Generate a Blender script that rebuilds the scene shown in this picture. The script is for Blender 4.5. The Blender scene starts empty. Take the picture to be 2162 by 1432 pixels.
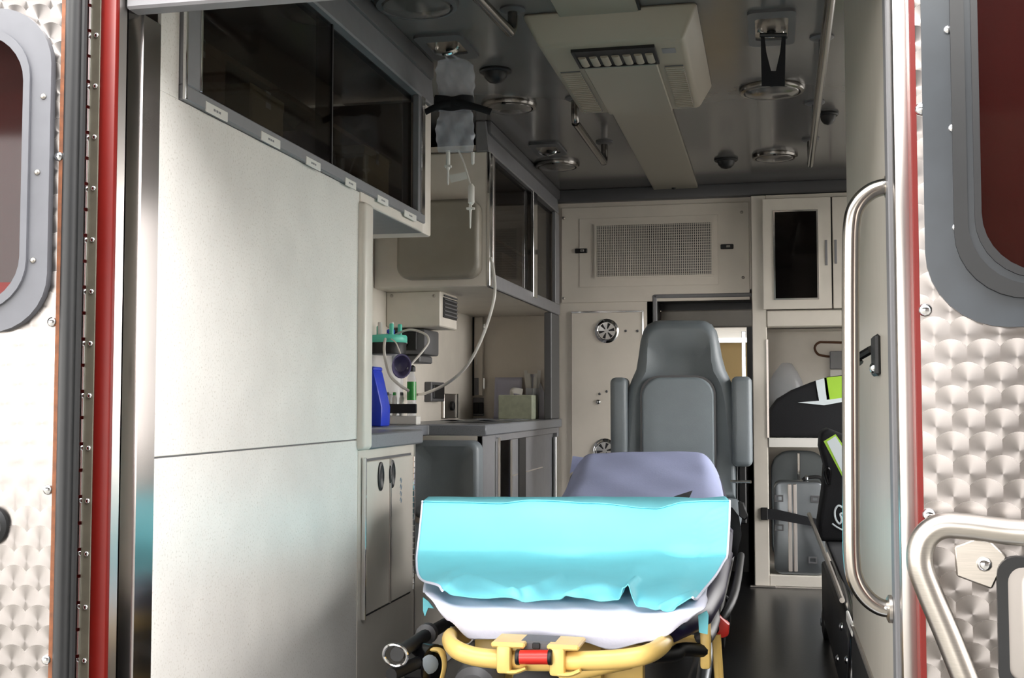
import bpy, bmesh, math, random
from mathutils import Vector, Matrix
R = random.Random(7)

# ---------------------------------------------------------------- camera
F, CX, CY = 2500.0, 1081.0, 716.0            # focal length in pixels of the 2162x1432 frame
PHI = math.atan(134 / F)                      # tilt up
TH = math.atan(544 * math.cos(PHI) / F)       # turn to the left of the vehicle's long axis
EYE = Vector((0, 0, 0.80))                    # metres above the vehicle floor, y runs forward
FWD = Vector((-math.sin(TH) * math.cos(PHI), math.cos(TH) * math.cos(PHI), math.sin(PHI)))
RGT = Vector((math.cos(TH), math.sin(TH), 0))
UPV = RGT.cross(FWD)
sc = bpy.context.scene
COL = sc.collection
cam_d = bpy.data.cameras.new('camera')
cam_d.sensor_width = 36.0
cam_d.lens = 36.0 * F / 2162.0
cam_d.clip_start = 0.05
cam = bpy.data.objects.new('camera', cam_d)
COL.objects.link(cam)
cam.matrix_world = Matrix(((RGT.x, UPV.x, -FWD.x, EYE.x), (RGT.y, UPV.y, -FWD.y, EYE.y),
                           (RGT.z, UPV.z, -FWD.z, EYE.z), (0, 0, 0, 1)))
sc.camera = cam

# ---------------------------------------------------------------- daylight and exposure
w = bpy.data.worlds.new('sky')
sc.world = w
w.use_nodes = True
wn = w.node_tree.nodes
wl = w.node_tree.links
bg = wn['Background']
tc = wn.new('ShaderNodeTexCoord')
sep = wn.new('ShaderNodeSeparateXYZ')
ramp = wn.new('ShaderNodeValToRGB')
wl.new(tc.outputs['Generated'], sep.inputs[0])
wl.new(sep.outputs['Z'], ramp.inputs[0])
ramp.color_ramp.elements[0].position = 0.0
ramp.color_ramp.elements[0].color = (1.0, 0.965, 0.92, 1)
ramp.color_ramp.elements[1].position = 0.7
ramp.color_ramp.elements[1].color = (0.86, 0.86, 0.88, 1)
wl.new(ramp.outputs[0], bg.inputs[0])
bg.inputs[1].default_value = 1.0
sun_d = bpy.data.lights.new('sun', 'SUN')
sun_d.energy = 0.55
sun_d.angle = math.radians(6)
sun_d.color = (1.0, 0.97, 0.92)
sun = bpy.data.objects.new('sun', sun_d)
COL.objects.link(sun)
sun.rotation_euler = (math.radians(56), 0, math.radians(-4))
vs = sc.view_settings
vs.view_transform = 'Standard'
vs.look = 'None'
vs.exposure = 3.3
vs.gamma = 1.0
vs.use_curve_mapping = False

# ---------------------------------------------------------------- pixel helpers
def ray(px, py):
    return FWD * F + RGT * (px - CX) - UPV * (py - CY)
def P(ax, v, px, py):
    r = ray(px, py)
    i = 'XYZ'.index(ax)
    return EYE + r * ((v - EYE[i]) / r[i])
def PX(v, px, py): return P('X', v, px, py)
def PY(v, px, py): return P('Y', v, px, py)
def PZ(v, px, py): return P('Z', v, px, py)
def scale_at(p): return (p - EYE).dot(FWD) / F       # metres per pixel at a point

# ---------------------------------------------------------------- materials
def lin(h):
    h = h.lstrip('#')
    o = []
    for i in (0, 2, 4):
        c = int(h[i:i + 2], 16) / 255
        o.append(c / 12.92 if c <= 0.04045 else ((c + 0.055) / 1.055) ** 2.4)
    return (*o, 1)
MATS = {}
def mat(name, color, rough=0.5, metal=0.0, noise=0.0, nscale=20.0, bump=0.0, bscale=200.0,
        speck=None, sscale=260.0, trans=0.0, alpha=1.0, spec=0.5, aniso=0.0, stretch=None, coat=0.0):
    m = bpy.data.materials.new(name)
    m.use_nodes = True
    n, l = m.node_tree.nodes, m.node_tree.links
    b = n['Principled BSDF']
    c = lin(color)
    b.inputs['Base Color'].default_value = c
    b.inputs['Roughness'].default_value = rough
    b.inputs['Metallic'].default_value = metal
    b.inputs['Specular IOR Level'].default_value = spec
    b.inputs['Transmission Weight'].default_value = trans
    b.inputs['Alpha'].default_value = alpha
    b.inputs['Coat Weight'].default_value = coat
    if aniso:
        b.inputs['Anisotropic'].default_value = aniso
    g = n.new('ShaderNodeNewGeometry')
    vec = g.outputs['Position']
    if stretch:
        mp = n.new('ShaderNodeMapping')
        mp.inputs['Scale'].default_value = stretch
        l.new(vec, mp.inputs[0])
        vec = mp.outputs[0]
    last = None
    if noise:
        t = n.new('ShaderNodeTexNoise')
        t.inputs['Scale'].default_value = nscale
        t.inputs['Detail'].default_value = 4
        l.new(vec, t.inputs['Vector'])
        mr = n.new('ShaderNodeMapRange')
        mr.inputs['From Min'].default_value = 0.3
        mr.inputs['From Max'].default_value = 0.7
        mr.inputs['To Min'].default_value = 1 - noise
        mr.inputs['To Max'].default_value = 1 + noise
        l.new(t.outputs['Fac'], mr.inputs['Value'])
        mx = n.new('ShaderNodeMix')
        mx.data_type = 'RGBA'
        mx.blend_type = 'MULTIPLY'
        mx.inputs['Factor'].default_value = 1
        mx.inputs['A'].default_value = c
        l.new(mr.outputs[0], mx.inputs['B'])
        last = mx.outputs['Result']
    if speck:
        t = n.new('ShaderNodeTexNoise')
        t.inputs['Scale'].default_value = sscale
        t.inputs['Detail'].default_value = 2
        l.new(vec, t.inputs['Vector'])
        cr = n.new('ShaderNodeValToRGB')
        cr.color_ramp.elements[0].position = 0.56
        cr.color_ramp.elements[1].position = 0.72
        l.new(t.outputs['Fac'], cr.inputs[0])
        mx = n.new('ShaderNodeMix')
        mx.data_type = 'RGBA'
        l.new(cr.outputs[0], mx.inputs['Factor'])
        if last: l.new(last, mx.inputs['A'])
        else: mx.inputs['A'].default_value = c
        mx.inputs['B'].default_value = lin(speck)
        last = mx.outputs['Result']
    if last: l.new(last, b.inputs['Base Color'])
    if bump:
        t = n.new('ShaderNodeTexNoise')
        t.inputs['Scale'].default_value = bscale
        t.inputs['Detail'].default_value = 3
        l.new(vec, t.inputs['Vector'])
        bp = n.new('ShaderNodeBump')
        bp.inputs['Strength'].default_value = bump
        bp.inputs['Distance'].default_value = 0.002
        l.new(t.outputs['Fac'], bp.inputs['Height'])
        l.new(bp.outputs[0], b.inputs['Normal'])
    MATS[name] = m
    return m

mat('laminate', '#e2dfd9', 0.34, speck='#cbc6bc', sscale=240, noise=0.05, nscale=9)
mat('cream', '#d8d1c6', 0.42, noise=0.04, nscale=12)
mat('cream_metal', '#cfc9be', 0.36, metal=0.1, noise=0.05, nscale=8)
mat('bulkhead', '#dbd3c7', 0.38, noise=0.05, nscale=6, metal=0.15)
mat('ceiling_board', '#605f5e', 0.16, noise=0.05, nscale=5)
mat('ceiling_strip', '#8a8578', 0.35)
mat('vent_plastic', '#958d7e', 0.45)
mat('grey_trim', '#7b7b7e', 0.42, noise=0.05, nscale=30)
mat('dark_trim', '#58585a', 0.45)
mat('counter', '#7d8085', 0.36, speck='#6a6d72', sscale=300)
mat('chrome', '#e2e2e2', 0.10, metal=1)
mat('stainless', '#c3beba', 0.28, metal=1, noise=0.03, nscale=8)
mat('brushed', '#b8b2aa', 0.33, metal=1, noise=0.08, nscale=40, stretch=(1, 1, 30))
mat('panel_metal', '#b3ada2', 0.36, metal=0.35, noise=0.06, nscale=30, stretch=(10, 10, .6))
mat('red_paint', '#640f08', 0.42, noise=0.06, nscale=25, spec=0.3)
mat('orange_edge', '#74401c', 0.6, noise=0.3, nscale=70)
mat('rubber', '#101112', 0.5, noise=0.15, nscale=40)
mat('rubber_grey', '#5d5e63', 0.5, noise=0.05, nscale=30)
mat('rubber_blue', '#2c3136', 0.33, noise=0.1, nscale=25)
mat('black', '#0c0c0e', 0.5)
mat('black_fabric', '#121317', 0.85, bump=0.4, bscale=600)
mat('black_gloss', '#0a0a0c', 0.2)
mat('floor_rubber', '#0e0e0f', 0.28, noise=0.2, nscale=14, bump=0.15, bscale=120)
mat('dark_glass', '#0b0706', 0.04, alpha=0.55, spec=0.35)
mat('red_glass', '#160a08', 0.05, alpha=0.45, spec=0.4)
mat('clear_glass', '#dfe8ea', 0.03, alpha=0.15)
mat('vinyl_grey', '#7b8388', 0.36, bump=0.25, bscale=500, noise=0.04, nscale=15)
mat('vinyl_grey_light', '#8a959b', 0.38, bump=0.25, bscale=500, noise=0.04, nscale=15)
mat('vinyl_taupe', '#8c867a', 0.4, bump=0.25, bscale=500, noise=0.04, nscale=15)
mat('vinyl_navy', '#221c3c', 0.4)
mat('blue_drape', '#7cd9e8', 0.62, noise=0.03, nscale=8, bump=0.12, bscale=90)
mat('white_sheet', '#e3e4f4', 0.8, noise=0.02, nscale=10, bump=0.2, bscale=160)
mat('grey_sheet', '#abb3d8', 0.85, noise=0.03, nscale=10, bump=0.25, bscale=160)
mat('yellow', '#ecc876', 0.35, noise=0.05, nscale=25)
mat('red_plastic', '#cf2f25', 0.35)
mat('teal', '#5fd0b8', 0.4)
mat('blue_plastic', '#2340c8', 0.35)
mat('white_plastic', '#dcdad4', 0.4)
mat('paper', '#e6e6ee', 0.8)
mat('paper_lav', '#c9c9dd', 0.8)
mat('mask_violet', '#6d6788', 0.3)
mat('clear_plastic', '#cfd6e2', 0.12, alpha=0.30, spec=0.8)
mat('iv_plastic', '#e3e7f2', 0.10, alpha=0.28, spec=1.0, bump=0.6, bscale=120)
mat('tube_clear', '#d6d3cc', 0.25)
mat('bottle_green', '#10902c', 0.15)
mat('lime', '#a7d83a', 0.5)
mat('reflective', '#dce6ea', 0.45)
mat('aluminium', '#868b8f', 0.32, metal=0.9, noise=0.08, nscale=15)
mat('lens', '#6f6c69', 0.15, metal=0.4)
mat('dome_rim', '#7d7a77', 0.22, metal=1)
mat('jamb_steel', '#948f8d', 0.16, metal=1, noise=0.03, nscale=8)
mat('hinge_leaf', '#6d695b', 0.5, metal=0.3, noise=0.1, nscale=40)
mat('polished', '#aaa49c', 0.2, metal=1)
mat('box_green', '#b9bfa8', 0.6, noise=0.12, nscale=40)
mat('kraft', '#8a6f52', 0.7, noise=0.2, nscale=25)
mat('tan', '#b7a276', 0.7)
mat('ink_blue', '#8aa0b4', 0.7)
mat('asphalt', '#77756f', 0.9, noise=0.2, nscale=3, bump=0.3, bscale=60)
mat('brick_wall', '#857568', 0.9, noise=0.2, nscale=2)
mat('wood', '#5b3b26', 0.6)
M = MATS

def swirl(name, U, color, rough):
    """engine-turned steel: staggered discs, each brushed in circles round its own centre"""
    m = bpy.data.materials.new(name)
    m.use_nodes = True
    n, l = m.node_tree.nodes, m.node_tree.links
    b = n['Principled BSDF']
    b.inputs['Metallic'].default_value = 1.0
    b.inputs['Anisotropic'].default_value = 0.85
    uv = n.new('ShaderNodeUVMap')
    sp = n.new('ShaderNodeSeparateXYZ')
    l.new(uv.outputs[0], sp.inputs[0])
    def mth(op, a, b_=None):
        k = n.new('ShaderNodeMath')
        k.operation = op
        for i, q in enumerate((a, b_)):
            if q is None: continue
            if isinstance(q, (int, float)): k.inputs[i].default_value = q
            else: l.new(q, k.inputs[i])
        return k.outputs[0]
    A, B = 0.038, 0.057
    Bp, RR = 0.0285, 0.0235
    rowf = mth('ROUND', mth('DIVIDE', sp.outputs[1], Bp))
    dx = dy = shade = None
    for k in (2, 1, 0, -1):                    # later (lower) rows overlap the earlier ones
        j = mth('ADD', rowf, float(k))
        off = mth('MULTIPLY', mth('FLOORED_MODULO', j, 2.0), 0.5)
        uu = mth('SUBTRACT', mth('DIVIDE', sp.outputs[0], A), off)
        ddx = mth('MULTIPLY', mth('SUBTRACT', uu, mth('ROUND', uu)), A)
        ddy = mth('SUBTRACT', sp.outputs[1], mth('MULTIPLY', j, Bp))
        dd_ = mth('SQRT', mth('ADD', mth('MULTIPLY', ddx, ddx), mth('MULTIPLY', ddy, ddy)))
        ins = mth('LESS_THAN', dd_, RR)
        if dx is None:
            dx, dy, shade = ddx, ddy, dd_
        else:
            def pick(new, old):
                return mth('ADD', mth('MULTIPLY', new, ins), mth('MULTIPLY', old, mth('SUBTRACT', 1.0, ins)))
            dx, dy, shade = pick(ddx, dx), pick(ddy, dy), pick(dd_, shade)
    inside = mth('SUBTRACT', 1.0, mth('DIVIDE', shade, RR))
    tx = n.new('ShaderNodeCombineXYZ')
    l.new(mth('MULTIPLY', dy, -U[0]), tx.inputs[0])
    l.new(mth('MULTIPLY', dy, -U[1]), tx.inputs[1])
    l.new(dx, tx.inputs[2])
    nm = n.new('ShaderNodeVectorMath')
    nm.operation = 'NORMALIZE'
    l.new(tx.outputs[0], nm.inputs[0])
    l.new(nm.outputs[0], b.inputs['Tangent'])
    mx = n.new('ShaderNodeMix')
    mx.data_type = 'RGBA'
    c = lin(color)
    mx.inputs['A'].default_value = c
    mx.inputs['B'].default_value = (c[0] * .8, c[1] * .8, c[2] * .8, 1)
    l.new(inside, mx.inputs['Factor'])
    l.new(mx.outputs['Result'], b.inputs['Base Color'])
    rr = mth('ADD', mth('MULTIPLY', inside, 0.06), rough)
    l.new(rr, b.inputs['Roughness'])
    M[name] = m
    return m

# ---------------------------------------------------------------- object helpers
WPOS = {}
def finish(name, bm, m, parent=None, smooth=False):
    me = bpy.data.meshes.new(name)
    bmesh.ops.recalc_face_normals(bm, faces=bm.faces)
    xs = [v.co.copy() for v in bm.verts]
    c = Vector([(min(v[i] for v in xs) + max(v[i] for v in xs)) / 2 for i in range(3)])
    for v in bm.verts: v.co -= c
    bm.to_mesh(me)
    bm.free()
    if smooth:
        for p in me.polygons: p.use_smooth = True
        if smooth == 'auto':
            try: me.set_sharp_from_angle(angle=math.radians(38))
            except Exception: pass
    me.materials.append(M[m] if isinstance(m, str) else m)
    o = bpy.data.objects.new(name, me)
    COL.objects.link(o)
    WPOS[o] = c
    if parent:
        o.parent = parent
        o.location = c - WPOS[parent]
    else:
        o.location = c
    return o
def thing(name, label, cat, loc, group=None, kind=None):
    o = bpy.data.objects.new(name, None)
    o.empty_display_size = 0.05
    COL.objects.link(o)
    o.location = loc
    WPOS[o] = Vector(loc)
    return tag(o, label, cat, group, kind)
def tag(o, label, cat=None, group=None, kind=None):
    o['label'] = label
    if cat: o['category'] = cat
    if group: o['group'] = group
    if kind: o['kind'] = kind
    return o
def struct(o, label=None):
    o['kind'] = 'structure'
    if label: o['label'] = label
    return o
def copy_at(o, delta, parent=None):
    c = o.copy()
    COL.objects.link(c)
    par = parent or o.parent
    wp = WPOS[o] + Vector(delta)
    WPOS[c] = wp
    c.parent = par
    c.location = wp - WPOS[par] if par else wp
    return c
def bevel(bm, b, seg=1):
    if b > 0:
        bmesh.ops.bevel(bm, geom=list(bm.edges), offset=b, segments=seg, affect='EDGES', profile=0.5)
def box(name, x0, x1, y0, y1, z0, z1, m, parent=None, bev=0.002, seg=1):
    bm = bmesh.new()
    bmesh.ops.create_cube(bm, size=1)
    for v in bm.verts:
        v.co = Vector(((x0 + x1) / 2 + v.co.x * abs(x1 - x0), (y0 + y1) / 2 + v.co.y * abs(y1 - y0),
                       (z0 + z1) / 2 + v.co.z * abs(z1 - z0)))
    bevel(bm, min(bev, abs(x1 - x0) * .45, abs(y1 - y0) * .45, abs(z1 - z0) * .45), seg)
    return finish(name, bm, m, parent, smooth='auto' if seg > 1 else False)
def hull_box(name, pts8, m, parent=None, bev=0.002, seg=1):
    """pts8: bottom ring of four, then top ring of four"""
    bm = bmesh.new()
    vs_ = [bm.verts.new(p) for p in pts8]
    for f in ((0, 1, 2, 3), (4, 5, 6, 7), (0, 1, 5, 4), (1, 2, 6, 5), (2, 3, 7, 6), (3, 0, 4, 7)):
        bm.faces.new([vs_[i] for i in f])
    bmesh.ops.recalc_face_normals(bm, faces=bm.faces)
    bevel(bm, bev, seg)
    return finish(name, bm, m, parent, smooth='auto' if seg > 1 else False)
def extrude_poly(name, pts, d, m, parent=None, bev=0.0, seg=1, smooth='auto'):
    """pts: closed planar ring of 3D points, d: extrusion vector"""
    bm = bmesh.new()
    a = [bm.verts.new(p) for p in pts]
    b = [bm.verts.new(Vector(p) + Vector(d)) for p in pts]
    n = len(pts)
    bm.faces.new(a)
    bm.faces.new(b)
    for i in range(n): bm.faces.new([a[i], a[(i + 1) % n], b[(i + 1) % n], b[i]])
    bmesh.ops.recalc_face_normals(bm, faces=bm.faces)
    bm.normal_update()
    if bev:
        es = [e for e in bm.edges if len(e.link_faces) == 2 and e.link_faces[0].normal.dot(e.link_faces[1].normal) < 0.5]
        bmesh.ops.bevel(bm, geom=es, offset=bev, segments=seg, affect='EDGES', profile=0.5)
    return finish(name, bm, m, parent, smooth=smooth)
def ring_prism(name, outer, inner, d, m, parent=None):
    bm = bmesh.new()
    n = len(outer)
    d = Vector(d)
    o0 = [bm.verts.new(p) for p in outer]
    i0 = [bm.verts.new(p) for p in inner]
    o1 = [bm.verts.new(Vector(p) + d) for p in outer]
    i1 = [bm.verts.new(Vector(p) + d) for p in inner]
    for k in range(n):
        j = (k + 1) % n
        bm.faces.new([o0[k], o0[j], i0[j], i0[k]])
        bm.faces.new([o1[k], i1[k], i1[j], o1[j]])
        bm.faces.new([o0[k], o1[k], o1[j], o0[j]])
        bm.faces.new([i0[k], i0[j], i1[j], i1[k]])
    return finish(name, bm, m, parent, smooth='auto')
def rrect(u0, u1, v0, v1, r, n=6):
    out = []
    for cx, cy, a0 in ((u1 - r, v1 - r, 0), (u0 + r, v1 - r, 90), (u0 + r, v0 + r, 180), (u1 - r, v0 + r, 270)):
        for k in range(n + 1):
            a = math.radians(a0 + 90 * k / n)
            out.append((cx + r * math.cos(a), cy + r * math.sin(a)))
    return out
def smooth_path(pts, sub=6, closed=False):
    pts = [Vector(p) for p in pts]
    n = len(pts)
    if n < 3 or sub <= 1: return pts
    out = []
    rng = n if closed else n - 1
    for i in range(rng):
        g = lambda k: pts[k % n] if closed else pts[max(0, min(n - 1, k))]
        p0, p1, p2, p3 = g(i - 1), g(i), g(i + 1), g(i + 2)
        for s in range(sub):
            t = s / sub
            out.append(0.5 * ((2 * p1) + (p2 - p0) * t + (2 * p0 - 5 * p1 + 4 * p2 - p3) * t * t + (3 * p1 - p0 - 3 * p2 + p3) * t ** 3))
    if not closed: out.append(pts[-1])
    return out
def tube(name, pts, r, m, parent=None, n=10, sub=6, closed=False, ry=None, up=None):
    """swept tube; ry gives an oval/flat section (r across 'up', ry along 'up')"""
    path = smooth_path(pts, sub, closed)
    bm = bmesh.new()
    rings = []
    k = len(path)
    ref = Vector(up) if up else None
    prev = None
    for i, p in enumerate(path):
        if closed: t = path[(i + 1) % k] - path[i - 1]
        else: t = path[min(i + 1, k - 1)] - path[max(i - 1, 0)]
        t.normalize()
        if ref is not None:
            a = ref - t * ref.dot(t)
        elif prev is None:
            h = Vector((0, 0, 1)) if abs(t.z) < .9 else Vector((1, 0, 0))
            a = h - t * h.dot(t)
        else:
            a = prev - t * prev.dot(t)
        a.normalize()
        prev = a
        b = t.cross(a)
        rr = r(i / max(1, k - 1)) if callable(r) else r
        rings.append([bm.verts.new(p + a * math.cos(q) * (ry or rr) + b * math.sin(q) * rr)
                      for q in [2 * math.pi * j / n for j in range(n)]])
    last = k if closed else k - 1
    for i in range(last):
        A_, B_ = rings[i], rings[(i + 1) % k]
        for j in range(n):
            bm.faces.new([A_[j], A_[(j + 1) % n], B_[(j + 1) % n], B_[j]])
    if not closed:
        bm.faces.new(rings[0])
        bm.faces.new(list(reversed(rings[-1])))
    return finish(name, bm, m, parent, smooth='auto')
def lathe(name, prof, c, axis, m, parent=None, n=24, sx=1.0):
    """prof: list of (radius, height along axis); c: base point"""
    ax = Vector(axis).normalized()
    h = Vector((0, 0, 1)) if abs(ax.z) < .9 else Vector((1, 0, 0))
    a = (h - ax * h.dot(ax)).normalized()
    b = ax.cross(a)
    bm = bmesh.new()
    rings = []
    for r, z in prof:
        rings.append([bm.verts.new(Vector(c) + ax * z + a * (r * math.cos(2 * math.pi * k / n)) * sx + b * (r * math.sin(2 * math.pi * k / n)))
                      for k in range(n)])
    for A_, B_ in zip(rings, rings[1:]):
        for k in range(n): bm.faces.new([A_[k], A_[(k + 1) % n], B_[(k + 1) % n], B_[k]])
    bm.faces.new(rings[0])
    bm.faces.new(list(reversed(rings[-1])))
    bmesh.ops.remove_doubles(bm, verts=bm.verts, dist=1e-6)
    return finish(name, bm, m, parent, smooth='auto')
def grid(name, fn, nu, nv, m, parent=None, thick=0.0):
    bm = bmesh.new()
    g = [[bm.verts.new(fn(i / nu, j / nv)) for i in range(nu + 1)] for j in range(nv + 1)]
    for j in range(nv):
        for i in range(nu): bm.faces.new([g[j][i], g[j][i + 1], g[j + 1][i + 1], g[j + 1][i]])
    o = finish(name, bm, m, parent, smooth=True)
    if thick:
        s = o.modifiers.new('thickness', 'SOLIDIFY')
        s.thickness = thick
        s.offset = 0
    return o
def loft(name, rings, m, parent=None, smooth='auto'):
    bm = bmesh.new()
    rs = [[bm.verts.new(p) for p in r] for r in rings]
    n = len(rs[0])
    for A_, B_ in zip(rs, rs[1:]):
        for k in range(n): bm.faces.new([A_[k], A_[(k + 1) % n], B_[(k + 1) % n], B_[k]])
    bm.faces.new(rs[0])
    bm.faces.new(list(reversed(rs[-1])))
    return finish(name, bm, m, parent, smooth=smooth)
def cushion(name, outline, normal, depth, m, parent=None, soft=0.02, steps=4):
    """pillow: planar outline swelling along normal with rounded rim"""
    nrm = Vector(normal).normalized()
    c = sum((Vector(p) for p in outline), Vector()) / len(outline)
    ext = max((Vector(p) - c).length for p in outline)
    rings = [[Vector(p) for p in outline]]
    for k in range(steps + 1):
        a = math.pi / 2 * k / steps
        sh = soft * (1 - math.cos(a))
        hgt = depth - soft + soft * math.sin(a)
        rings.append([Vector(p) + (c - Vector(p)).normalized() * sh + nrm * hgt for p in outline])
    rings.append([c + (p - c) * 0.55 + nrm * 0.004 for p in rings[-1]])
    return loft(name, rings, m, parent, smooth='auto')
def bolt(name, p, nrm, r, m, parent):
    return lathe(name, [(r, 0), (r, .25 * r), (r * .8, .6 * r), (r * .4, .8 * r), (0.0005, .85 * r)], p, nrm, m, parent, n=10)

# ---------------------------------------------------------------- key planes
XL, XW, YB, ZC = -0.95, -1.36, 5.40, 1.78
XR = 0.165                                    # side of the cabinet right of the rear opening
YR = 1.60                                     # rear face of the body
YP = PX(XL, 330, 700).y                       # rear end of the left panel
Y1 = 2.66                                     # alcove starts

# ================================================================ SETTING
gz = -0.85
struct(box('ground', -30, 30, -30, 40, gz - .1, gz, 'asphalt', bev=0), 'grey asphalt apron outside the vehicle')
bd = thing('added_building', 'unseen brown block with garage doors added to darken door reflections', 'added_building', (7, -5.7, gz))  # unseen block added so the right steel door reflects something darker
BX0 = -0.35
box('wall', BX0, 16, -5.9, -5.5, gz, 4.6, 'brick_wall', bd, bev=0)
box('roof_edge', BX0 - .2, 16.2, -6.0, -5.3, 4.6, 4.9, 'cream', bd, bev=.02)
for k in range(4):
    f_ = box('garage_door', BX0 + .7 + 3.8 * k, BX0 + 3.7 + 3.8 * k, -5.5, -5.44, gz, 2.4, 'grey_trim', bd, bev=.01)
    for j in range(4): box('door_section', BX0 + .75 + 3.8 * k, BX0 + 3.65 + 3.8 * k, -5.45, -5.42, gz + .05 + .8 * j, gz + .82 + .8 * j, 'dark_trim', f_, bev=.01)
cn_ = thing('added_canopy', 'flat unseen slab on steel posts added to hold back skylight', 'added_canopy', (0, -3.2, gz))  # unseen roof added to cut the skylight on the rear of the body
box('added_canopy_roof', -7, 8, -5.2, -1.0, 2.7, 3.0, 'dark_trim', cn_, bev=.02)
for px_ in (-6.6, 7.6):
    box('added_canopy_post', px_ - .12, px_ + .12, -5.0, -4.76, gz, 2.7, 'grey_trim', cn_, bev=.02)
    box('added_canopy_post', px_ - .12, px_ + .12, -1.5, -1.26, gz, 2.7, 'grey_trim', cn_, bev=.02)
struct(box('floor', XW, 1.02, YR + .02, 5.75, -.06, 0, 'floor_rubber', bev=0), 'black rubber vehicle floor')
struct(box('wall_left', XW - .06, XW, YR, 5.75, -.06, 1.84, 'cream', bev=0), 'cream outer wall behind the counter')
# right wall, unseen: side entry left open, window hole added, both to let daylight in
wr = thing('wall_right', 'cream right wall with side entry left open and a window hole added for daylight', None, (1.05, 3.5, 0), kind='structure')
box('wall_panel', 1.02, 1.08, YR, 2.95, -.06, 1.84, 'cream', wr, bev=0)
box('wall_panel', 1.02, 1.08, 2.95, 3.95, -.06, .80, 'cream', wr, bev=0)
box('wall_panel', 1.02, 1.08, 2.95, 3.95, 1.50, 1.84, 'cream', wr, bev=0)
box('wall_panel', 1.02, 1.08, 3.95, 4.15, -.06, 1.84, 'cream', wr, bev=0)
box('wall_panel', 1.02, 1.08, 5.15, 5.75, -.06, 1.84, 'cream', wr, bev=0)
box('wall_panel', 1.02, 1.08, 4.15, 5.15, 1.70, 1.84, 'cream', wr, bev=0)
# ceiling
ceil = struct(box('ceiling', XW - .06, 1.08, YR, 5.75, ZC, ZC + .08, 'ceiling_board', bev=0), 'grey glossy ceiling boards')
# ceiling trims along the overhead cabinets and the bulkhead
YE1 = PX(XL, 909, 400).y
Y2 = PX(XL, 1028, 420).y
t1 = struct(hull_box('trim_1', [(-.99, YP, 1.655), (-.940, YP, 1.655), (-.940, YE1 + .005, 1.655), (-.99, YE1 + .005, 1.655),
                                (-.99, YP, ZC), (-.952, YP, ZC), (-.952, YE1 + .005, ZC), (-.99, YE1 + .005, ZC)], 'grey_trim', bev=.004), 'grey moulding above the first overhead cabinet')
box('moulding', -.958, -.937, YP, YE1 - .01, ZC - .05, ZC, 'dark_trim', t1, bev=.006, seg=2)
t2 = struct(hull_box('trim_2', [(-.99, Y2 - .005, 1.671), (-.940, Y2 - .005, 1.671), (-.940, YB - .05, 1.671), (-.99, YB - .05, 1.671),
                                (-.99, Y2 - .005, ZC), (-.952, Y2 - .005, ZC), (-.952, YB - .05, ZC), (-.99, YB - .05, ZC)], 'grey_trim', bev=.004), 'grey moulding above the second overhead cabinet')
box('moulding', -.958, -.935, Y2, YB - .05, ZC - .045, ZC, 'dark_trim', t2, bev=.006, seg=2)
struct(box('trim_3', -.99, 1.02, YB - .05, YB, PY(YB, 1300, 427).z, ZC, 'dark_trim', bev=.006, seg=2), 'dark moulding where ceiling meets bulkhead')

# bulkhead (front wall) with the walk-through opening
xa = PY(YB, 1380, 640).x
xb = PY(5.3, 1587, 700).x
zt = PY(YB, 1480, 627).z
wf = thing('wall_front', 'cream metal bulkhead with grille and walk-through opening', None, (-.5, YB, 0), kind='structure')
box('bulkhead_panel', XW, xa, YB, YB + .05, 0, ZC, 'bulkhead', wf, bev=0)
box('bulkhead_panel', xa, xb + .02, YB, YB + .05, zt, ZC, 'bulkhead', wf, bev=0)
box('bulkhead_panel', xb, 1.02, YB, YB + .05, PY(5.30, 1680, 690).z, ZC, 'bulkhead', wf, bev=0)
# access panel with the air grille
a0, a1 = PY(YB, 1186, 640), PY(YB, 1582, 436)
pan = box('access_panel', a0.x, PY(YB, 1582, 500).x, YB - .007, YB, PY(YB, 1380, 637).z, PY(YB, 1300, 436).z, 'bulkhead', wf, bev=.002)
q0, q1 = PY(YB, 1222, 608), PY(YB, 1535, 455)
box('inner_panel', PY(YB, 1224, 500).x, PY(YB, 1516, 500).x, YB - .010, YB - .006, PY(YB, 1380, 604).z, PY(YB, 1380, 458).z, 'bulkhead', pan, bev=.001)
gx0, gx1 = PY(YB, 1260, 520).x, PY(YB, 1503, 520).x
gz0, gz1 = PY(YB, 1380, 583).z, PY(YB, 1380, 474).z
gr = box('grille', gx0, gx1, YB - .013, YB - .008, gz0, gz1, 'dark_trim', pan, bev=.001)
bm = bmesh.new()
for k in range(62):
    x = gx0 + (gx1 - gx0) * (k + .5) / 62
    mt = Matrix.Translation((x, YB - .016, (gz0 + gz1) / 2)) @ Matrix.Diagonal((.0042, .006, gz1 - gz0, 1))
    bmesh.ops.create_cube(bm, size=1, matrix=mt)
for k in range(20):
    z = gz0 + (gz1 - gz0) * (k + .5) / 20
    mt = Matrix.Translation(((gx0 + gx1) / 2, YB - .0145, z)) @ Matrix.Diagonal((gx1 - gx0, .004, .0022, 1))
    bmesh.ops.create_cube(bm, size=1, matrix=mt)
fins = finish('grille_fin', bm, 'cream_metal', gr)
fins['kind'] = 'stuff'
def flat_frame(name, x0, x1, z0, z1, y, wd, dp, m, parent):
    return ring_prism(name, [(x0, y, z0), (x1, y, z0), (x1, y, z1), (x0, y, z1)],
                      [(x0 + wd, y, z0 + wd), (x1 - wd, y, z0 + wd), (x1 - wd, y, z1 - wd), (x0 + wd, y, z1 - wd)], (0, -dp, 0), m, parent)
flat_frame('grille_frame', gx0 - .008, gx1 + .008, gz0 - .008, gz1 + .008, YB - .009, .009, .009, 'bulkhead', gr)
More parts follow.
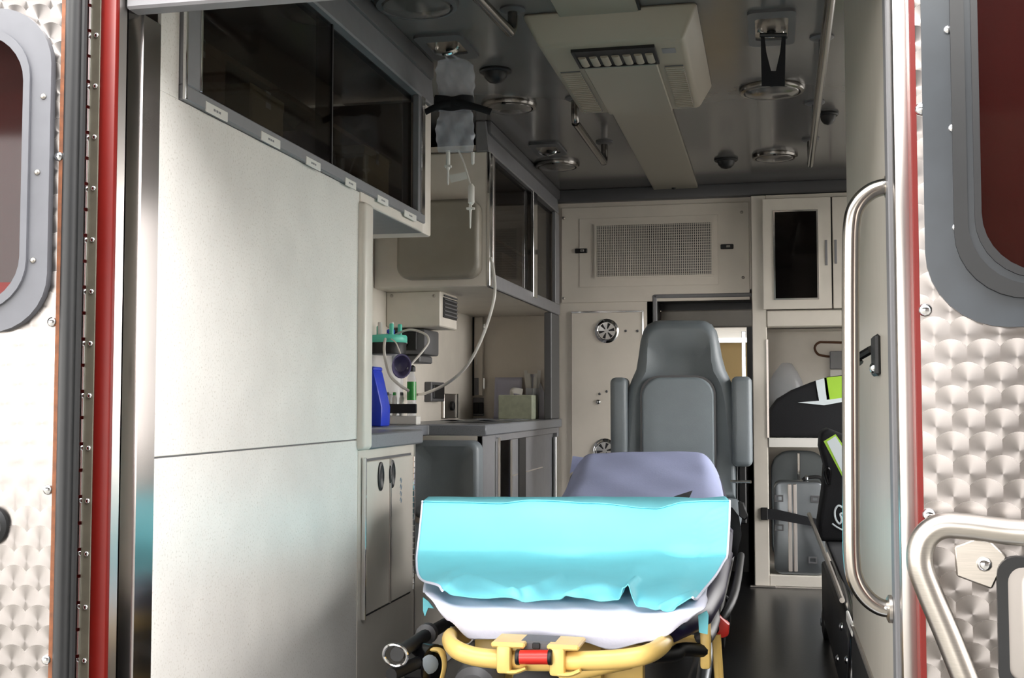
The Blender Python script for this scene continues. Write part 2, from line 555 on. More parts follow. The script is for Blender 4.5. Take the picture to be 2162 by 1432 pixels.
for (lx, ly) in ((1227, 530), (1535, 521)):
    p = PY(YB - .01, lx, ly)
    la = box('latch', p.x - .029, p.x + .029, YB - .016, YB - .006, p.z - .011, p.z + .011, 'black', pan, bev=.003)
    box('latch_tongue', p.x - .002, p.x + .014, YB - .022, YB - .014, p.z - .005, p.z + .005, 'chrome', la, bev=.001)
for (sx, sy) in ((1190, 461), (1190, 630), (1566, 448), (1569, 586)):
    p = PY(YB - .008, sx, sy)
    bolt('screw', p, (0, -1, 0), .007, 'brushed', pan)
# gas-bottle compartment door with two round louvred vents
d0 = PY(YB, 1208, 660)
cd = box('compartment_door', PY(YB, 1207, 800).x, PY(YB, 1359, 800).x, YB - .014, YB, .12, PY(YB, 1280, 659).z, 'bulkhead', wf, bev=.003)
zt2 = PY(YB, 1280, 659).z
box('door_edge', PY(YB, 1207, 800).x, PY(YB, 1360, 800).x, YB - .018, YB - .01, zt2 - .004, zt2 + .004, 'chrome', cd, bev=.001)
box('door_edge', PY(YB, 1357, 800).x, PY(YB, 1361, 800).x, YB - .018, YB - .01, .12, zt2, 'chrome', cd, bev=.001)
for (vx, vy) in ((1281, 699), (1277, 952)):
    p = PY(YB - .014, vx, vy)
    v = lathe('round_vent', [(.056, 0), (.056, .004), (.050, .010), (.043, .012), (.040, .006), (.001, .006)], p, (0, -1, 0), 'chrome', cd, n=28)
    for k in range(6):
        a = math.radians(60 * k + 10)
        d = Vector((math.cos(a), 0, math.sin(a)))
        s = Vector((-d.z, 0, d.x))
        b0 = p + Vector((0, -.0065, 0))
        extrude_poly('vent_slot', [b0 + d * .010 - s * .002, b0 + d * .036 - s * .007, b0 + d * .036 + s * .007, b0 + d * .010 + s * .002],
                     (0, -.0015, 0), 'black', v)
for (sx, sy) in ((1321, 699), (1346, 699), (1266, 832), (1281, 827), (1263, 849)):
    bolt('screw', PY(YB - .014, sx, sy), (0, -1, 0), .006 if sy < 840 else .012, 'dark_trim' if sy < 840 else 'chrome', cd)

# walk-through to the cab
YC = 5.75
pw = thing('wall_passage', 'recessed walk-through lining towards the cab', None, ((xa + xb) / 2, 5.55, 0), kind='structure')
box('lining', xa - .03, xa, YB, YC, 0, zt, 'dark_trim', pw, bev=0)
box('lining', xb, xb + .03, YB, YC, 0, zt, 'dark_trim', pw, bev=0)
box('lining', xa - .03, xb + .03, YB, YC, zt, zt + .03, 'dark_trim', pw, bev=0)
box('opening_edge', xa - .004, xa + .016, YB - .012, YB + .02, .3, zt + .012, 'grey_trim', pw, bev=.004)
box('opening_edge', xa, xb, YB - .012, YB + .02, zt - .004, zt + .014, 'grey_trim', pw, bev=.004)
zc1, zc0 = PY(YC, 1480, 655).z, PY(YC, 1480, 692).z
box('cab_header', xa, xb, YC - .01, YC + .05, zc0, zc1, 'cream', pw, bev=.006)
box('cab_header_top', xa, xb, YC, YC + .05, zc1, zt, 'dark_trim', pw, bev=0)
xs0 = PY(YC, 1520, 760).x
box('cab_partition', xa, xs0 - .12, YC, YC + .04, 0, zc0, 'dark_trim', pw, bev=0)
box('window_channel', PY(YC, 1566, 760).x, PY(YC, 1575, 760).x, YC - .012, YC + .02, .75, zc0 - .02, 'chrome', pw, bev=.002)
box('window_channel', PY(YC, 1577, 760).x, xb, YC, YC + .03, 0, zc0, 'dark_trim', pw, bev=0)
box('cab_partition', xs0 - .12, xb, YC, YC + .04, 0, .62, 'dark_trim', pw, bev=0)
# cab shell with windscreen beyond
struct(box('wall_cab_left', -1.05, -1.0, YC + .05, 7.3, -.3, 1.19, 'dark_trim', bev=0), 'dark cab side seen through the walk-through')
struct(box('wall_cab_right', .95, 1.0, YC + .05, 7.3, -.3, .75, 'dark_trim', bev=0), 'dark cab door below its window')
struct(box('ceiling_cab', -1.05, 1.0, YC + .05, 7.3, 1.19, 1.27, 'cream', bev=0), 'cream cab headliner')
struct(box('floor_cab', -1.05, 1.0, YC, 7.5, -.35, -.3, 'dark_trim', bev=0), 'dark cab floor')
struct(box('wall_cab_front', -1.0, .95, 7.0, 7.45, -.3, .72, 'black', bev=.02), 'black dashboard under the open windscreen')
p = PY(6.3, 1548, 790)
cs = thing('cab_seat', 'tan cab seat seen through the walk-through window', 'seat', (p.x, 6.45, -.3))
cushion('backrest', [(p.x + u, 6.3, z) for u, z in rrect(-.22, .2, .0, PY(6.3, 1548, 725).z, .07)], (0, -1, 0), .13, 'tan', cs, soft=.04)
box('seat', p.x - .24, p.x + .22, 6.28, 6.8, -.12, .06, 'tan', cs, bev=.03, seg=3)
box('pedestal', p.x - .15, p.x + .13, 6.35, 6.7, -.3, -.12, 'black', cs)

# ---------------------------------------------------------------- rear body frame round the opening
def jx(px, y=YR): return PY(y, px, 700).x
ZH = PY(1.64, 310, 20).z                      # underside of the header
XO0, XO1 = -1.48, 1.14
wb = thing('wall_rear', 'red painted rear body frame round the open doorway', None, (-.4, YR, 0), kind='structure')
box('body_skin', XO0, jx(206), YR, YR + .05, gz + .35, 2.0, 'red_paint', wb, bev=0)
box('body_skin', jx(1932), XO1, YR, YR + .05, gz + .35, 2.0, 'red_paint', wb, bev=0)
box('body_skin', jx(206), jx(1932), YR, YR + .05, ZH + .035, 2.0, 'red_paint', wb, bev=0)
box('body_skin', jx(206), jx(1932), YR, YR + .05, gz + .35, -.07, 'red_paint', wb, bev=0)
box('step_bumper', -1.1, .35, YR - .25, YR - .002, -.32, -.26, 'aluminium', wb, bev=.01)
box('red_jamb', jx(204), jx(238), YR - .006, YR + .006, -.07, ZH + .03, 'red_paint', wb, bev=.003, seg=2)
jA, jB = PY(YR + .004, 237, 700), PY(1.628, 257, 700)
jC, jD = PY(1.632, 260, 700), Vector((XL, 1.656, 0))
def vpoly(name, pts, z0, z1, m): return extrude_poly(name, [Vector((p[0], p[1], z0)) for p in pts], (0, 0, z1 - z0), m)
struct(vpoly('trim_4', [(jA.x, jA.y), (jB.x, jB.y), (jB.x - .012, jB.y + .004), (jA.x - .02, jA.y + .03), (jA.x - .02, jA.y)], -.05, ZH + .012, 'stainless'), 'narrow stainless strip on the hinge-side jamb')
struct(vpoly('trim_5', [(jC.x, jC.y), (jD.x - .004, jD.y - .001), (jD.x, jD.y + .004), (XL, YP), (XL - .08, YP), (jC.x - .04, jC.y + .01)], -.05, ZH, 'jamb_steel'), 'polished stainless door jamb beside the speckled panel')
struct(box('trim_6', jx(237), jx(1895), YR + .02, YR + .055, ZH - .004, ZH + .035, 'grey_trim', bev=.004), 'grey header strip over the rear opening')
struct(box('trim_7', XL + .001, XR - .001, YR + .055, YR + .11, ZH + .045, ZC, 'cream', bev=.004), 'cream inner header over the rear opening')
struct(box('trim_8', jx(1894, 1.63), jx(1931, 1.63), YR + .03, YR + .09, -.05, ZH + .01, 'stainless', bev=.004, seg=2), 'stainless jamb strip beside the tubular grab handle')
box('red_jamb', jx(1930), jx(1938), YR - .004, YR + .06, -.07, ZH + .03, 'red_paint', wb, bev=.002)
struct(box('trim_9', jx(1880, 1.66), jx(1893, 1.66), YR + .06, YR + .10, -.05, ZH + .01, 'dark_trim', bev=.002), 'dark seal strip behind the stainless jamb')

# ---------------------------------------------------------------- piano hinge of the left door
hg = thing('piano_hinge', 'long piano hinge between black door seal and red jamb', 'hinge', (jx(188), YR, .4))
box('leaf', jx(184), jx(205), YR - .006, YR, -.05, ZH + .05, 'hinge_leaf', hg, bev=.001)
kn = lathe('knuckle', [(.0048, 0), (.0048, .034)], (jx(180), YR - .008, .0), (0, 0, 1), 'chrome', hg, n=8)
for k in range(1, 38): copy_at(kn, (0, 0, .039 * k))
sr = bolt('rivet', (jx(197), YR - .006, .03), (0, -1, 0), .004, 'chrome', hg)
for k in range(1, 19): copy_at(sr, (0, 0, .078 * k))

# ---------------------------------------------------------------- open rear doors
class Door:
    def __init__(s, H, U, name, label):
        s.H, s.U = Vector((H[0], H[1], 0)), Vector((U[0], U[1], 0)).normalized()
        s.N = Vector((s.U.y, -s.U.x, 0))
        if s.N.dot(EYE - s.H) < 0: s.N = -s.N
        s.root = thing(name, label, None, s.H + s.U * .25, kind='structure')
    def w(s, u, z, n=0): return s.H + s.U * u + s.N * n + Vector((0, 0, z))
    def px(s, x, y, n=0):                     # pixel -> (u, z) on the door's face lifted by n
        r = ray(x, y)
        o = s.H + s.N * n
        t = (o - EYE).dot(s.N) / r.dot(s.N)
        p = EYE + r * t
        return (p - s.H).dot(s.U), p.z
    def poly(s, name, uv, n0, n1, m, parent=None, bev=0, seg=1):
        return extrude_poly(name, [s.w(u, z, n0) for u, z in uv], s.N * (n1 - n0), m, parent or s.root, bev, seg)
    def ring(s, name, o, i, n0, n1, m, parent=None):
        return ring_prism(name, [s.w(u, z, n0) for u, z in o], [s.w(u, z, n0) for u, z in i], s.N * (n1 - n0), m, parent or s.root)
    def skin(s, name, o, i, n, m):
        """front sheet with the window hole, UV in metres"""
        ob = s.ring(name, o, i, n - .004, n, m)
        me = ob.data
        uvl = me.uv_layers.new(name='UVMap')
        wp = WPOS[ob]
        for lp in me.loops:
            p = me.vertices[lp.vertex_index].co + wp
            uvl.data[lp.index].uv = ((p - s.H).dot(s.U), p.z)
        return ob
def dense_rect(u0, u1, z0, z1, inner):
    """outer ring matching the vertex count of a rounded inner ring"""
    cu = sum(p[0] for p in inner) / len(inner)
    cz = sum(p[1] for p in inner) / len(inner)
    out = []
    n = len(inner) // 4
    cor = [(u1, z1), (u0, z1), (u0, z0), (u1, z0)]
    for k in range(len(inner)): out.append(cor[k // n])
    return out
# left door
aL = math.radians(7)
DL = Door((jx(172, YR - .05), YR - .05), (-math.cos(aL), -math.sin(aL)), 'door_1', 'open left rear door lined with engine-turned steel')
swirl('swirl_left', DL.U, '#938e8b', 0.27)
T = .0
ue = DL.px(118, 700)[0]
gu, gz_a = DL.px(113, 380)
w_t, w_b = DL.px(20, 26)[1] + .002, DL.px(20, 703)[1]
inL = rrect(gu, gu + .55, w_b, w_t, .085, 8)
def grow(r_, d):
    cu = sum(p[0] for p in r_) / len(r_); cz_ = sum(p[1] for p in r_) / len(r_)
    hu = max(abs(p[0] - cu) for p in r_); hz = max(abs(p[1] - cz_) for p in r_)
    return [(cu + (p[0] - cu) * (hu + d) / hu, cz_ + (p[1] - cz_) * (hz + d) / hz) for p in r_]
n4 = len(inL) // 4
DL.skin('steel_lining', dense_rect(ue, ue + .62, -.08, 1.55, inL), grow(inL, -.012), 0.0, 'swirl_left')
uc = DL.px(158, 700, -.04)[0]
DL.poly('door_core', [(uc, -.1), (.66, -.1), (.66, inL[-1][1] - .01), (uc, inL[-1][1] - .01)], -.045, -.004, 'red_paint')
DL.poly('door_core', [(uc, w_b - .01), (gu - .002, w_b - .01), (gu - .002, 1.57), (uc, 1.57)], -.045, -.004, 'red_paint')
DL.poly('edge_bead', [(ue - .006, -.08), (ue, -.08), (ue, 1.55), (ue - .006, 1.55)], -.004, .002, 'orange_edge')
us = DL.px(144, 700)[0]
tube('door_seal', [DL.w(us, -.08, 0), DL.w(us, 1.55, 0)], .0125, 'rubber', DL.root, n=12, sub=1)
tube('seal_lip', [DL.w(us - .012, -.08, -.004), DL.w(us - .012, 1.55, -.004)], .006, 'rubber', DL.root, n=8, sub=1)
wfr = DL.ring('window_frame', inL, grow(inL, -.036), -.004, .014, 'rubber_grey')
DL.ring('frame_lip', grow(inL, -.030), grow(inL, -.040), .0, .019, 'rubber_grey', wfr)
DL.poly('window_glass', grow(inL, -.036), -.012, -.007, 'red_glass')
for (bx, by) in ((92, 204), (79, 364), (70, 550)):
    u, z = DL.px(bx, by, .014)
    bolt('frame_screw', DL.w(u, z, .014), DL.N, .0045, 'brushed', wfr)
for (bx, by) in ((128, 331), (113, 680), (104, 1034), (101, 1393)):
    u, z = DL.px(bx - 2, by, 0)
    bolt('dome_bolt', DL.w(u, z, 0), DL.N, .0075, 'chrome', DL.root)
u, z = DL.px(-22, 1110, 0)
lathe('lock_grommet', [(.030, 0), (.030, .008), (.024, .012), (.020, .008), (.001, .006)], DL.w(u, z, 0), DL.N, 'rubber', DL.root)
# right door
aR = math.radians(6)
DR = Door((jx(1938, YR - .048), YR - .048), (math.cos(aR), -math.sin(aR)), 'door_2', 'open right rear door with black-framed window and pull handle')
swirl('swirl_right', DR.U, '#938e8b', 0.27)
gu2 = DR.px(1950, 380)[0]
w_b2 = DR.px(2110, 692)[1]
inR = rrect(gu2, gu2 + .55, w_b2, 1.50, .095, 8)
DR.skin('steel_lining', dense_rect(.002, .66, -.08, 1.6, inR), grow(inR, -.02), 0.0, 'swirl_right')
DR.poly('door_core', [(.004, -.1), (.68, -.1), (.68, w_b2 - .01), (.004, w_b2 - .01)], -.045, -.004, 'red_paint')
DR.poly('edge_bead', [(-.003, -.08), (.003, -.08), (.003, 1.6), (-.003, 1.6)], -.004, .001, 'red_paint')
wr2 = DR.ring('window_frame', inR, grow(inR, -.036), -.004, .010, 'rubber_blue')
DR.ring('frame_step', grow(inR, -.034), grow(inR, -.050), -.004, .020, 'rubber', wr2)
DR.ring('frame_step', grow(inR, -.048), grow(inR, -.060), -.006, .012, 'rubber_blue', wr2)
DR.ring('frame_step', grow(inR, -.058), grow(inR, -.066), -.008, .017, 'black', wr2)
DR.poly('window_glass', grow(inR, -.060), -.014, -.009, 'red_glass')
for (bx, by) in ((2003, 62), (2013, 270), (2021, 480)):
    u, z = DR.px(bx, by, .012)
    bolt('frame_screw', DR.w(u - .001, z, .010), DR.N, .0055, 'chrome', wr2)
for (bx, by) in ((1930, 232), (1947, 655), (1953, 1087)):
    u, z = DR.px(bx, by, 0)
    bolt('dome_bolt', DR.w(max(u, .009), z, 0), DR.N, .0085, 'chrome', DR.root)
# pull handle
hp = []
for (hx, hy, hn) in ((2330, 1150, .0), (2290, 1138, .035), (2230, 1130, .055), (2120, 1122, .055), (2040, 1112, .055), (1985, 1112, .055), (1950, 1140, .055),
                     (1942, 1190, .055), (1962, 1250, .055), (2000, 1340, .055), (2045, 1452, .055), (2070, 1510, .05), (2080, 1535, .0)):
    u, z = DR.px(hx, hy, hn)
    hp.append(DR.w(u, z, hn))
tube('pull_handle', hp, .0155, 'brushed', DR.root, n=16, sub=6)
u, z = DR.px(2070, 1190, 0)
br = DR.poly('handle_bracket', [(u - .028, z - .016), (u + .012, z - .03), (u + .03, z + .01), (u + .005, z + .035), (u - .03, z + .02)], -.001, .006, 'brushed', bev=.002)
bolt('bracket_bolt', DR.w(u + .004, z, .006), DR.N, .009, 'chrome', br)
u0, z0 = DR.px(2108, 1440)
u1, z1 = DR.px(2108, 1172)
lo = rrect(u0, u0 + .11, z0 - .01, z1, .022, 6)
lt = DR.ring('latch_bezel', lo, grow(lo, -.012), 0, .016, 'rubber')
DR.poly('latch_cup', grow(lo, -.010), .001, .004, 'stainless', lt)
DR.poly('latch_paddle', rrect(u0 + .030, u0 + .09, z0 + .015, z1 - .022, .012, 5), .004, .016, 'chrome', lt, bev=.004, seg=2)

# ================================================================ LEFT-HAND FURNITURE
ZT = 0.725                                    # counter top
ZU = ZT - .038                                # underside of the counter
ZB1 = PX(XL, 892, 492).z                      # underside of first overhead cabinet
ZF0 = PX(XL, 380, 210).z                      # bottom of its grey rail
zs = PX(XL, 540, 948).z                       # panel seam
YD = PX(XL, 874, 1000).y                      # far end of the door cabinet
tc_ = thing('tall_cabinet', 'tall off-white speckled laminate cabinet beside the rear doorway', 'cabinet', (-1.15, 2.2, 0))
box('carcass', XW + .03, XL - .006, YP, Y1, 0, ZB1 - .001, 'cream', tc_, bev=0)
box('upper_panel', XL - .006, XL, YP, Y1, zs + .0015, ZF0 - .001, 'laminate', tc_, bev=.001)
box('lower_panel', XL - .006, XL, YP, Y1, .0, zs - .0015, 'laminate', tc_, bev=.001)
box('seam_backing', XL - .0065, XL - .004, YP, Y1, zs - .002, zs + .002, 'dark_trim', tc_, bev=0)
et = [(XL + .004, Y1 - .004, ZT - .035), (XL + .004, Y1 - .004, ZB1 + .01)]
ytr = PX(XL, 766, 700).y
box('edge_trim', XL - .05, XL + .017, Y1 - .006, ytr + .03, ZU, ZB1 + .002, 'cream', tc_, bev=.011, seg=3)

# ---- first overhead cabinet: long tinted sliding panes
oc = thing('overhead_cabinet', 'long overhead cabinet with dark panes and row of white tags', 'cabinet', (-1.15, 2.5, ZB1))
yg0, yg1 = PX(XL, 412, 190).y, PX(XL, 868, 440).y
YF0, YF1 = PX(XL, 380, 150).y, PX(XL, 892, 300).y
ZG0, ZG1 = PX(XL, 640, 318).z, 1.655
box('end_panel', XL - .006, XL, YP, PX(XL, 378, 120).y, ZF0 - .001, 1.655, 'laminate', oc, bev=0)
box('carcass_bottom', XW, XL - .002, YF0, YE1, ZB1, ZB1 + .02, 'grey_trim', oc, bev=.002)
box('carcass_front', XL - .006, XL + .003, Y1, YF1 - .002, ZB1 + .001, ZF0 + .006, 'cream', oc, bev=.002)
box('carcass_back', XW, XW + .012, YF0, YE1, ZB1, 1.70, 'kraft', oc, bev=0)
box('carcass_end', XW, XL - .041, YF0 - .03, YF0, ZB1, 1.70, 'cream', oc, bev=0)
box('carcass_end', XW, XL + .002, YF1 - .001, YE1, ZB1 - .001, 1.652, 'cream', oc, bev=.006, seg=2)
box('carcass_top', XW, XL - .041, YF0, YE1, 1.68, 1.70, 'cream', oc, bev=0)
rail = box('bottom_rail', XL - .01, XL + .010, YF0, YF1 - .002, ZF0, ZG0, 'grey_trim', oc, bev=.002)
box('end_rail', XL - .01, XL + .010, YF0, yg0, ZG0, ZG1, 'grey_trim', oc, bev=.002)
box('chrome_strip', XL + .006, XL + .013, YF0 - .003, YF0 + .004, ZF0, ZG1, 'chrome', oc, bev=.001)
box('chrome_strip', XL + .004, XL + .012, yg0 - .002, yg0 + .005, ZG0, ZG1, 'chrome', oc, bev=.001)
box('end_rail', XL - .01, XL + .008, PX(XL, 878, 400).y, YF1 - .003, ZG0 - .01, ZG1, 'grey_trim', oc, bev=.002)
box('chrome_strip', XL + .006, XL + .014, PX(XL, 881, 400).y, PX(XL, 888, 400).y, ZG0 - .005, ZG1, 'chrome', oc, bev=.002)
ym = PX(XL, 694, 250).y
box('tinted_pane', XL - .012, XL - .008, yg0, ym + .04, ZG0 - .01, ZG1, 'dark_glass', oc, bev=0)
box('tinted_pane', XL - .020, XL - .016, ym - .03, PX(XL, 879, 400).y, ZG0 - .01, ZG1, 'dark_glass', oc, bev=0)
box('pane_edge', XL - .014, XL - .006, ym + .036, ym + .042, ZG0, ZG1, 'black', oc, bev=0)
box('inner_shelf', XW + .012, XL - .09, YF0, YF1, 1.475, 1.487, 'kraft', oc, bev=0)
for (tx, ty, tw) in ((457, 236, 46), (571, 296, 40), (661, 346, 30), (740, 388, 22), (808, 424, 22), (866, 456, 25)):
    p = PX(XL + .010, tx, ty)
    ya, yb = PX(XL + .010, tx - tw / 2, ty).y, PX(XL + .010, tx + tw / 2, ty).y
    tg = box('label_tag', XL + .009, XL + .0115, ya, yb, p.z - .009, p.z + .009, 'white_plastic', rail, bev=.001)
    yc = (ya + yb) / 2
    for k in range(3):
        box('printed_line', XL + .0114, XL + .0119, yc - .014 + k * .010, yc - .007 + k * .010, p.z - .002, p.z + .002, 'grey_trim', tg, bev=0)
# supplies behind the tinted panes
ztop = ZB1 + .02
sup = [('supply_box', 1.98, .20, .11, .17, 'kraft', 'brown supply carton behind the dark pane near the chrome strip'),
       ('supply_box', 2.22, .16, .16, .13, 'tan', 'tan carton on the cabinet floor behind the dark pane'),
       ('supply_box', 2.95, .20, .13, .16, 'tan', 'tan carton beside the far end of the dark pane'),
       ('supply_box', 2.76, .10, .10, .07, 'black', 'black supply case behind the second dark pane')]
for nm, yy, ln, dp, hh, m_, lb in sup:
    t = thing(nm, lb, 'box', (XL - .12, yy, ztop))
    box('carton', XL - .12 - dp / 2, XL - .12 + dp / 2, yy - ln / 2, yy + ln / 2, ztop, ztop + hh, m_, t, bev=.004)
    box('lid_flap', XL - .121 - dp / 2, XL - .119 + dp / 2, yy - ln / 2 - .002, yy + ln / 2 + .002, ztop + hh - .022, ztop + hh + .003, m_, t, bev=.003)
    box('tape', XL - .12 - dp / 2 - .001, XL - .12 + dp / 2 + .001, yy - .012, yy + .012, ztop + hh - .03, ztop + hh + .0045, 'cream', t, bev=0)
def bag_mesh(name, c, sx, sy, sz, m_, seed, parent=None, n=16):
    rr = random.Random(seed)
    ph = [rr.uniform(0, 6.28) for _ in range(6)]
    rings = []
    for j in range(9):
        t_ = j / 8
        wv = math.sin(math.pi * min(.97, max(.04, t_ * .9 + .06))) ** .45
        if t_ > .8: wv *= 1 - (t_ - .8) * 1.6
        rg = []
        for k in range(n):
            a = 2 * math.pi * k / n
            f = 1 + .10 * math.sin(3 * a + ph[0] + 4 * t_) + .07 * math.sin(7 * a + ph[1] - 5 * t_) + .05 * math.sin(11 * a + ph[2])
            rg.append(Vector((c[0] + sx * wv * f * math.cos(a), c[1] + sy * wv * f * math.sin(a), c[2] + sz * t_ + .004 * math.sin(5 * a + ph[3]) * (t_ > .1))))
        rings.append(rg)
    return loft(name, rings, m_, parent, smooth=True)
for k, (yy, sx, sy, sz, lb) in enumerate(((2.43, .05, .07, .13, 'crinkled clear supply bag where the two dark panes meet'),
                                          (2.62, .05, .08, .17, 'tall crinkled clear supply bag inside the overhead cabinet'))):
    o = bag_mesh('supply_bag', (XL - .11, yy, ztop), sx, sy, sz, 'clear_plastic', 11 + k)
    tag(o, lb, 'bag')

# ---- counter
yn = PX(XL, 885, 920).y
Y3 = PX(XL, 1019, 905).y                      # rear end of the far cabinets
xr_ = PY(Y3, 886, 905).x
xr_ += .03
ctp = [(XW, Y1), (XL - .05, Y1), (XL - .05, ytr + .03), (XL + .012, ytr + .03), (XL + .012, yn), (xr_, yn + .02), (xr_, Y3), (XL + .012, Y3), (XL + .012, YB), (XW, YB)]
ct = extrude_poly('countertop', [(x, y, ZU) for x, y in ctp], (0, 0, ZT - ZU), 'counter', bev=.004)
tag(ct, 'grey laminate countertop stepping back round the side seat', 'countertop')
# ---- near base cabinet with two narrow doors
bc = thing('base_cabinet', 'cream base cabinet with two narrow doors and oval pulls', 'cabinet', (-1.15, 2.9, 0))
box('carcass', XW, XL - .002, Y1 + .001, YD, 0, ZU, 'cream_metal', bc, bev=.002)
box('face_frame', XL - .004, XL + .001, Y1 + .001, YD, 0, ZU, 'cream_metal', bc, bev=.001)
zd1, zd0 = PX(XL, 762, 976).z, PX(XL, 762, 1300).z
ydm = PX(XL, 815, 1100).y
yd0, yd1 = PX(XL, 763, 1100).y, PX(XL, 864, 1100).y
for (a_, b_, hx, hy) in ((yd0, ydm - .003, 803, 1006), (ydm + .003, yd1, 827, 1001)):
    d_ = box('door', XL, XL + .010, a_, b_, zd0, zd1, 'cream_metal', bc, bev=.002)
    p = PX(XL + .010, hx, hy)
    lathe('oval_pull', [(.021, 0), (.021, .003), (.017, .005), (.014, .002), (.001, .0015)], (XL + .010, p.y, p.z), (1, 0, 0), 'black', d_, n=20, sx=1.7)
box('chrome_strip', XL + .002, XL + .013, yd0 - .005, yd0, zd0 - .01, zd1 + .01, 'chrome', bc, bev=.001)
box('chrome_strip', XL + .004, XL + .014, ydm - .003, ydm + .003, zd0, zd1, 'stainless', bc, bev=.001)
box('door_gap', XL - .001, XL + .003, yd0, yd1 + .004, zd0 - .007, zd0, 'black', bc, bev=0)
box('door_gap', XL - .001, XL + .003, yd0, yd1 + .004, zd1, zd1 + .006, 'dark_trim', bc, bev=0)
hk = lathe('hinge_knuckle', [(.004, 0), (.004, .013)], (XL + .010, yd1 + .004, zd0 + .004), (0, 0, 1), 'chrome', bc, n=8)
for k in range(1, 23): copy_at(hk, (0, 0, .0155 * k))
box('corner_strip', XL - .004, XL + .004, YD - .006, YD + .002, 0, ZU, 'stainless', bc, bev=.001)
p = PX(XL + .0102, 846, 1040)
for k in range(4):                             # faded blue pen scribble
    z = p.z + .030 - k * .017
    tube('pen_mark', [Vector((XL + .0104, p.y - .008, z)), Vector((XL + .0104, p.y, z + .008)), Vector((XL + .0104, p.y + .002, z - .006)), Vector((XL + .0104, p.y + .009, z + .004))],
         .0009, 'ink_blue', bc, n=5, sub=3)

# ---- side seat in the alcove
ss = thing('side_seat', 'low side seat in the alcove between the two base cabinets', 'seat', (-1.15, 3.5, 0))
box('seat_base', XW + .03, XL - .03, YD + .002, Y3 - .002, 0, .32, 'cream', ss, bev=.003)
box('seat_cushion', XW + .035, XL - .01, YD + .012, Y3 - .07, .32, .40, 'vinyl_grey', ss, bev=.02, seg=3)
c0, c1 = PY(Y3 - .06, 868, 1100), PY(Y3 - .06, 1011, 931)
cushion('back_cushion', [(x, Y3, z) for x, z in rrect(xr_ - .04, c1.x, .41, c1.z, .035, 6)], (0, -1, 0), .07, 'vinyl_grey', ss, soft=.022)
# ---- far base cabinet
fb = thing('base_cabinet', 'grey base cabinet with sliding panes and blue contents under the counter', 'cabinet', (-1.15, 4.6, 0))
box('carcass_end', XW, XL, Y3, Y3 + .02, 0, ZU, 'cream', fb, bev=.002)
box('carcass_end', XW, XL, YB - .03, YB - .02, 0, ZU, 'cream', fb, bev=0)
box('carcass_bottom', XW, XL - .03, Y3 + .02, YB - .03, .10, .12, 'cream', fb, bev=0)
box('carcass_back', XW, XW + .01, Y3 + .02, YB - .03, .0, ZU, 'black', fb, bev=0)
yq = lambda px: PX(XL, px, 980).y
box('corner_post', XL - .02, XL + .002, Y3, yq(1044), 0, ZU, 'grey_trim', fb, bev=.002)
box('corner_post', XL - .02, XL + .002, yq(1176), YB - .02, 0, ZU, 'grey_trim', fb, bev=.002)
box('top_rail', XL - .02, XL + .002, yq(1044), yq(1176), PX(XL, 1100, 925).z, ZU, 'grey_trim', fb, bev=.002)
box('bottom_rail', XL - .02, XL + .002, yq(1044), yq(1176), 0, .16, 'grey_trim', fb, bev=.002)
box('chrome_strip', XL, XL + .012, yq(1045), yq(1050), .1, PX(XL, 1048, 924).z, 'chrome', fb, bev=.002)
box('chrome_strip', XL, XL + .012, yq(1169), yq(1175), .1, PX(XL, 1172, 922).z, 'chrome', fb, bev=.002)
sd1 = box('sliding_pane', XL - .014, XL - .009, yq(1083), yq(1172), .15, PX(XL, 1100, 926).z, 'grey_trim', fb, bev=0)
box('pane_stile', XL - .010, XL - .005, yq(1099), yq(1113), .15, PX(XL, 1100, 926).z, 'black', sd1, bev=0)
box('finger_line', XL - .009, XL - .007, yq(1084), yq(1150), PX(XL, 1110, 999).z, PX(XL, 1110, 996.5).z, 'chrome', sd1, bev=0)
box('pane_edge', XL - .012, XL - .006, yq(1081), yq(1085), .15, PX(XL, 1083, 930).z, 'stainless', sd1, bev=0)
bb = bag_mesh('supply_bag', (XL - .10, (yq(1050) + yq(1085)) / 2 + .03, .12), .065, .10, .36, 'blue_plastic', 5)
tag(bb, 'blue plastic bag inside the far base cabinet', 'bag')
# ---- second overhead cabinet
Y4 = Y2
ZB2 = PX(XL, 1028, 604).z
o2 = thing('overhead_cabinet', 'overhead cabinet with chrome-edged panes next to the bulkhead', 'cabinet', (-1.15, 4.6, ZB2))
yq = lambda px, py=500: PX(XL, px, py).y
box('carcass_end', XW, XL, Y4, Y4 + .02, ZB2, 1.672, 'cream', o2, bev=.004)
box('carcass_bottom', XW, XL, Y4 + .02, YB - .02, ZB2, ZB2 + .02, 'cream', o2, bev=.002)
box('carcass_back', XW, XW + .01, Y4 + .02, YB - .02, ZB2 + .02, 1.70, 'kraft', o2, bev=0)
box('carcass_top', XW, XL - .041, Y4 + .02, YB - .02, 1.68, 1.70, 'cream', o2, bev=0)
zr2 = PX(XL, 1090, 602).z
box('bottom_rail', XL - .01, XL + .008, Y4 + .02, YB - .02, ZB2, ZB2 + .05, 'grey_trim', o2, bev=.003)
box('end_rail', XL - .01, XL + .006, yq(1170), YB - .02, ZB2 + .05, 1.67, 'grey_trim', o2, bev=.002)
box('chrome_strip', XL, XL + .012, Y4 - .002, yq(1033), ZB2, 1.67, 'chrome', o2, bev=.002)
box('chrome_strip', XL - .002, XL + .008, yq(1037), yq(1041), ZB2 + .04, 1.67, 'stainless', o2, bev=.002)
box('chrome_strip', XL - .002, XL + .012, yq(1121), yq(1129), ZB2 + .03, 1.67, 'chrome', o2, bev=.002)
box('tinted_pane', XL - .012, XL - .008, yq(1040), yq(1124), ZB2 + .03, 1.67, 'dark_glass', o2, bev=0)
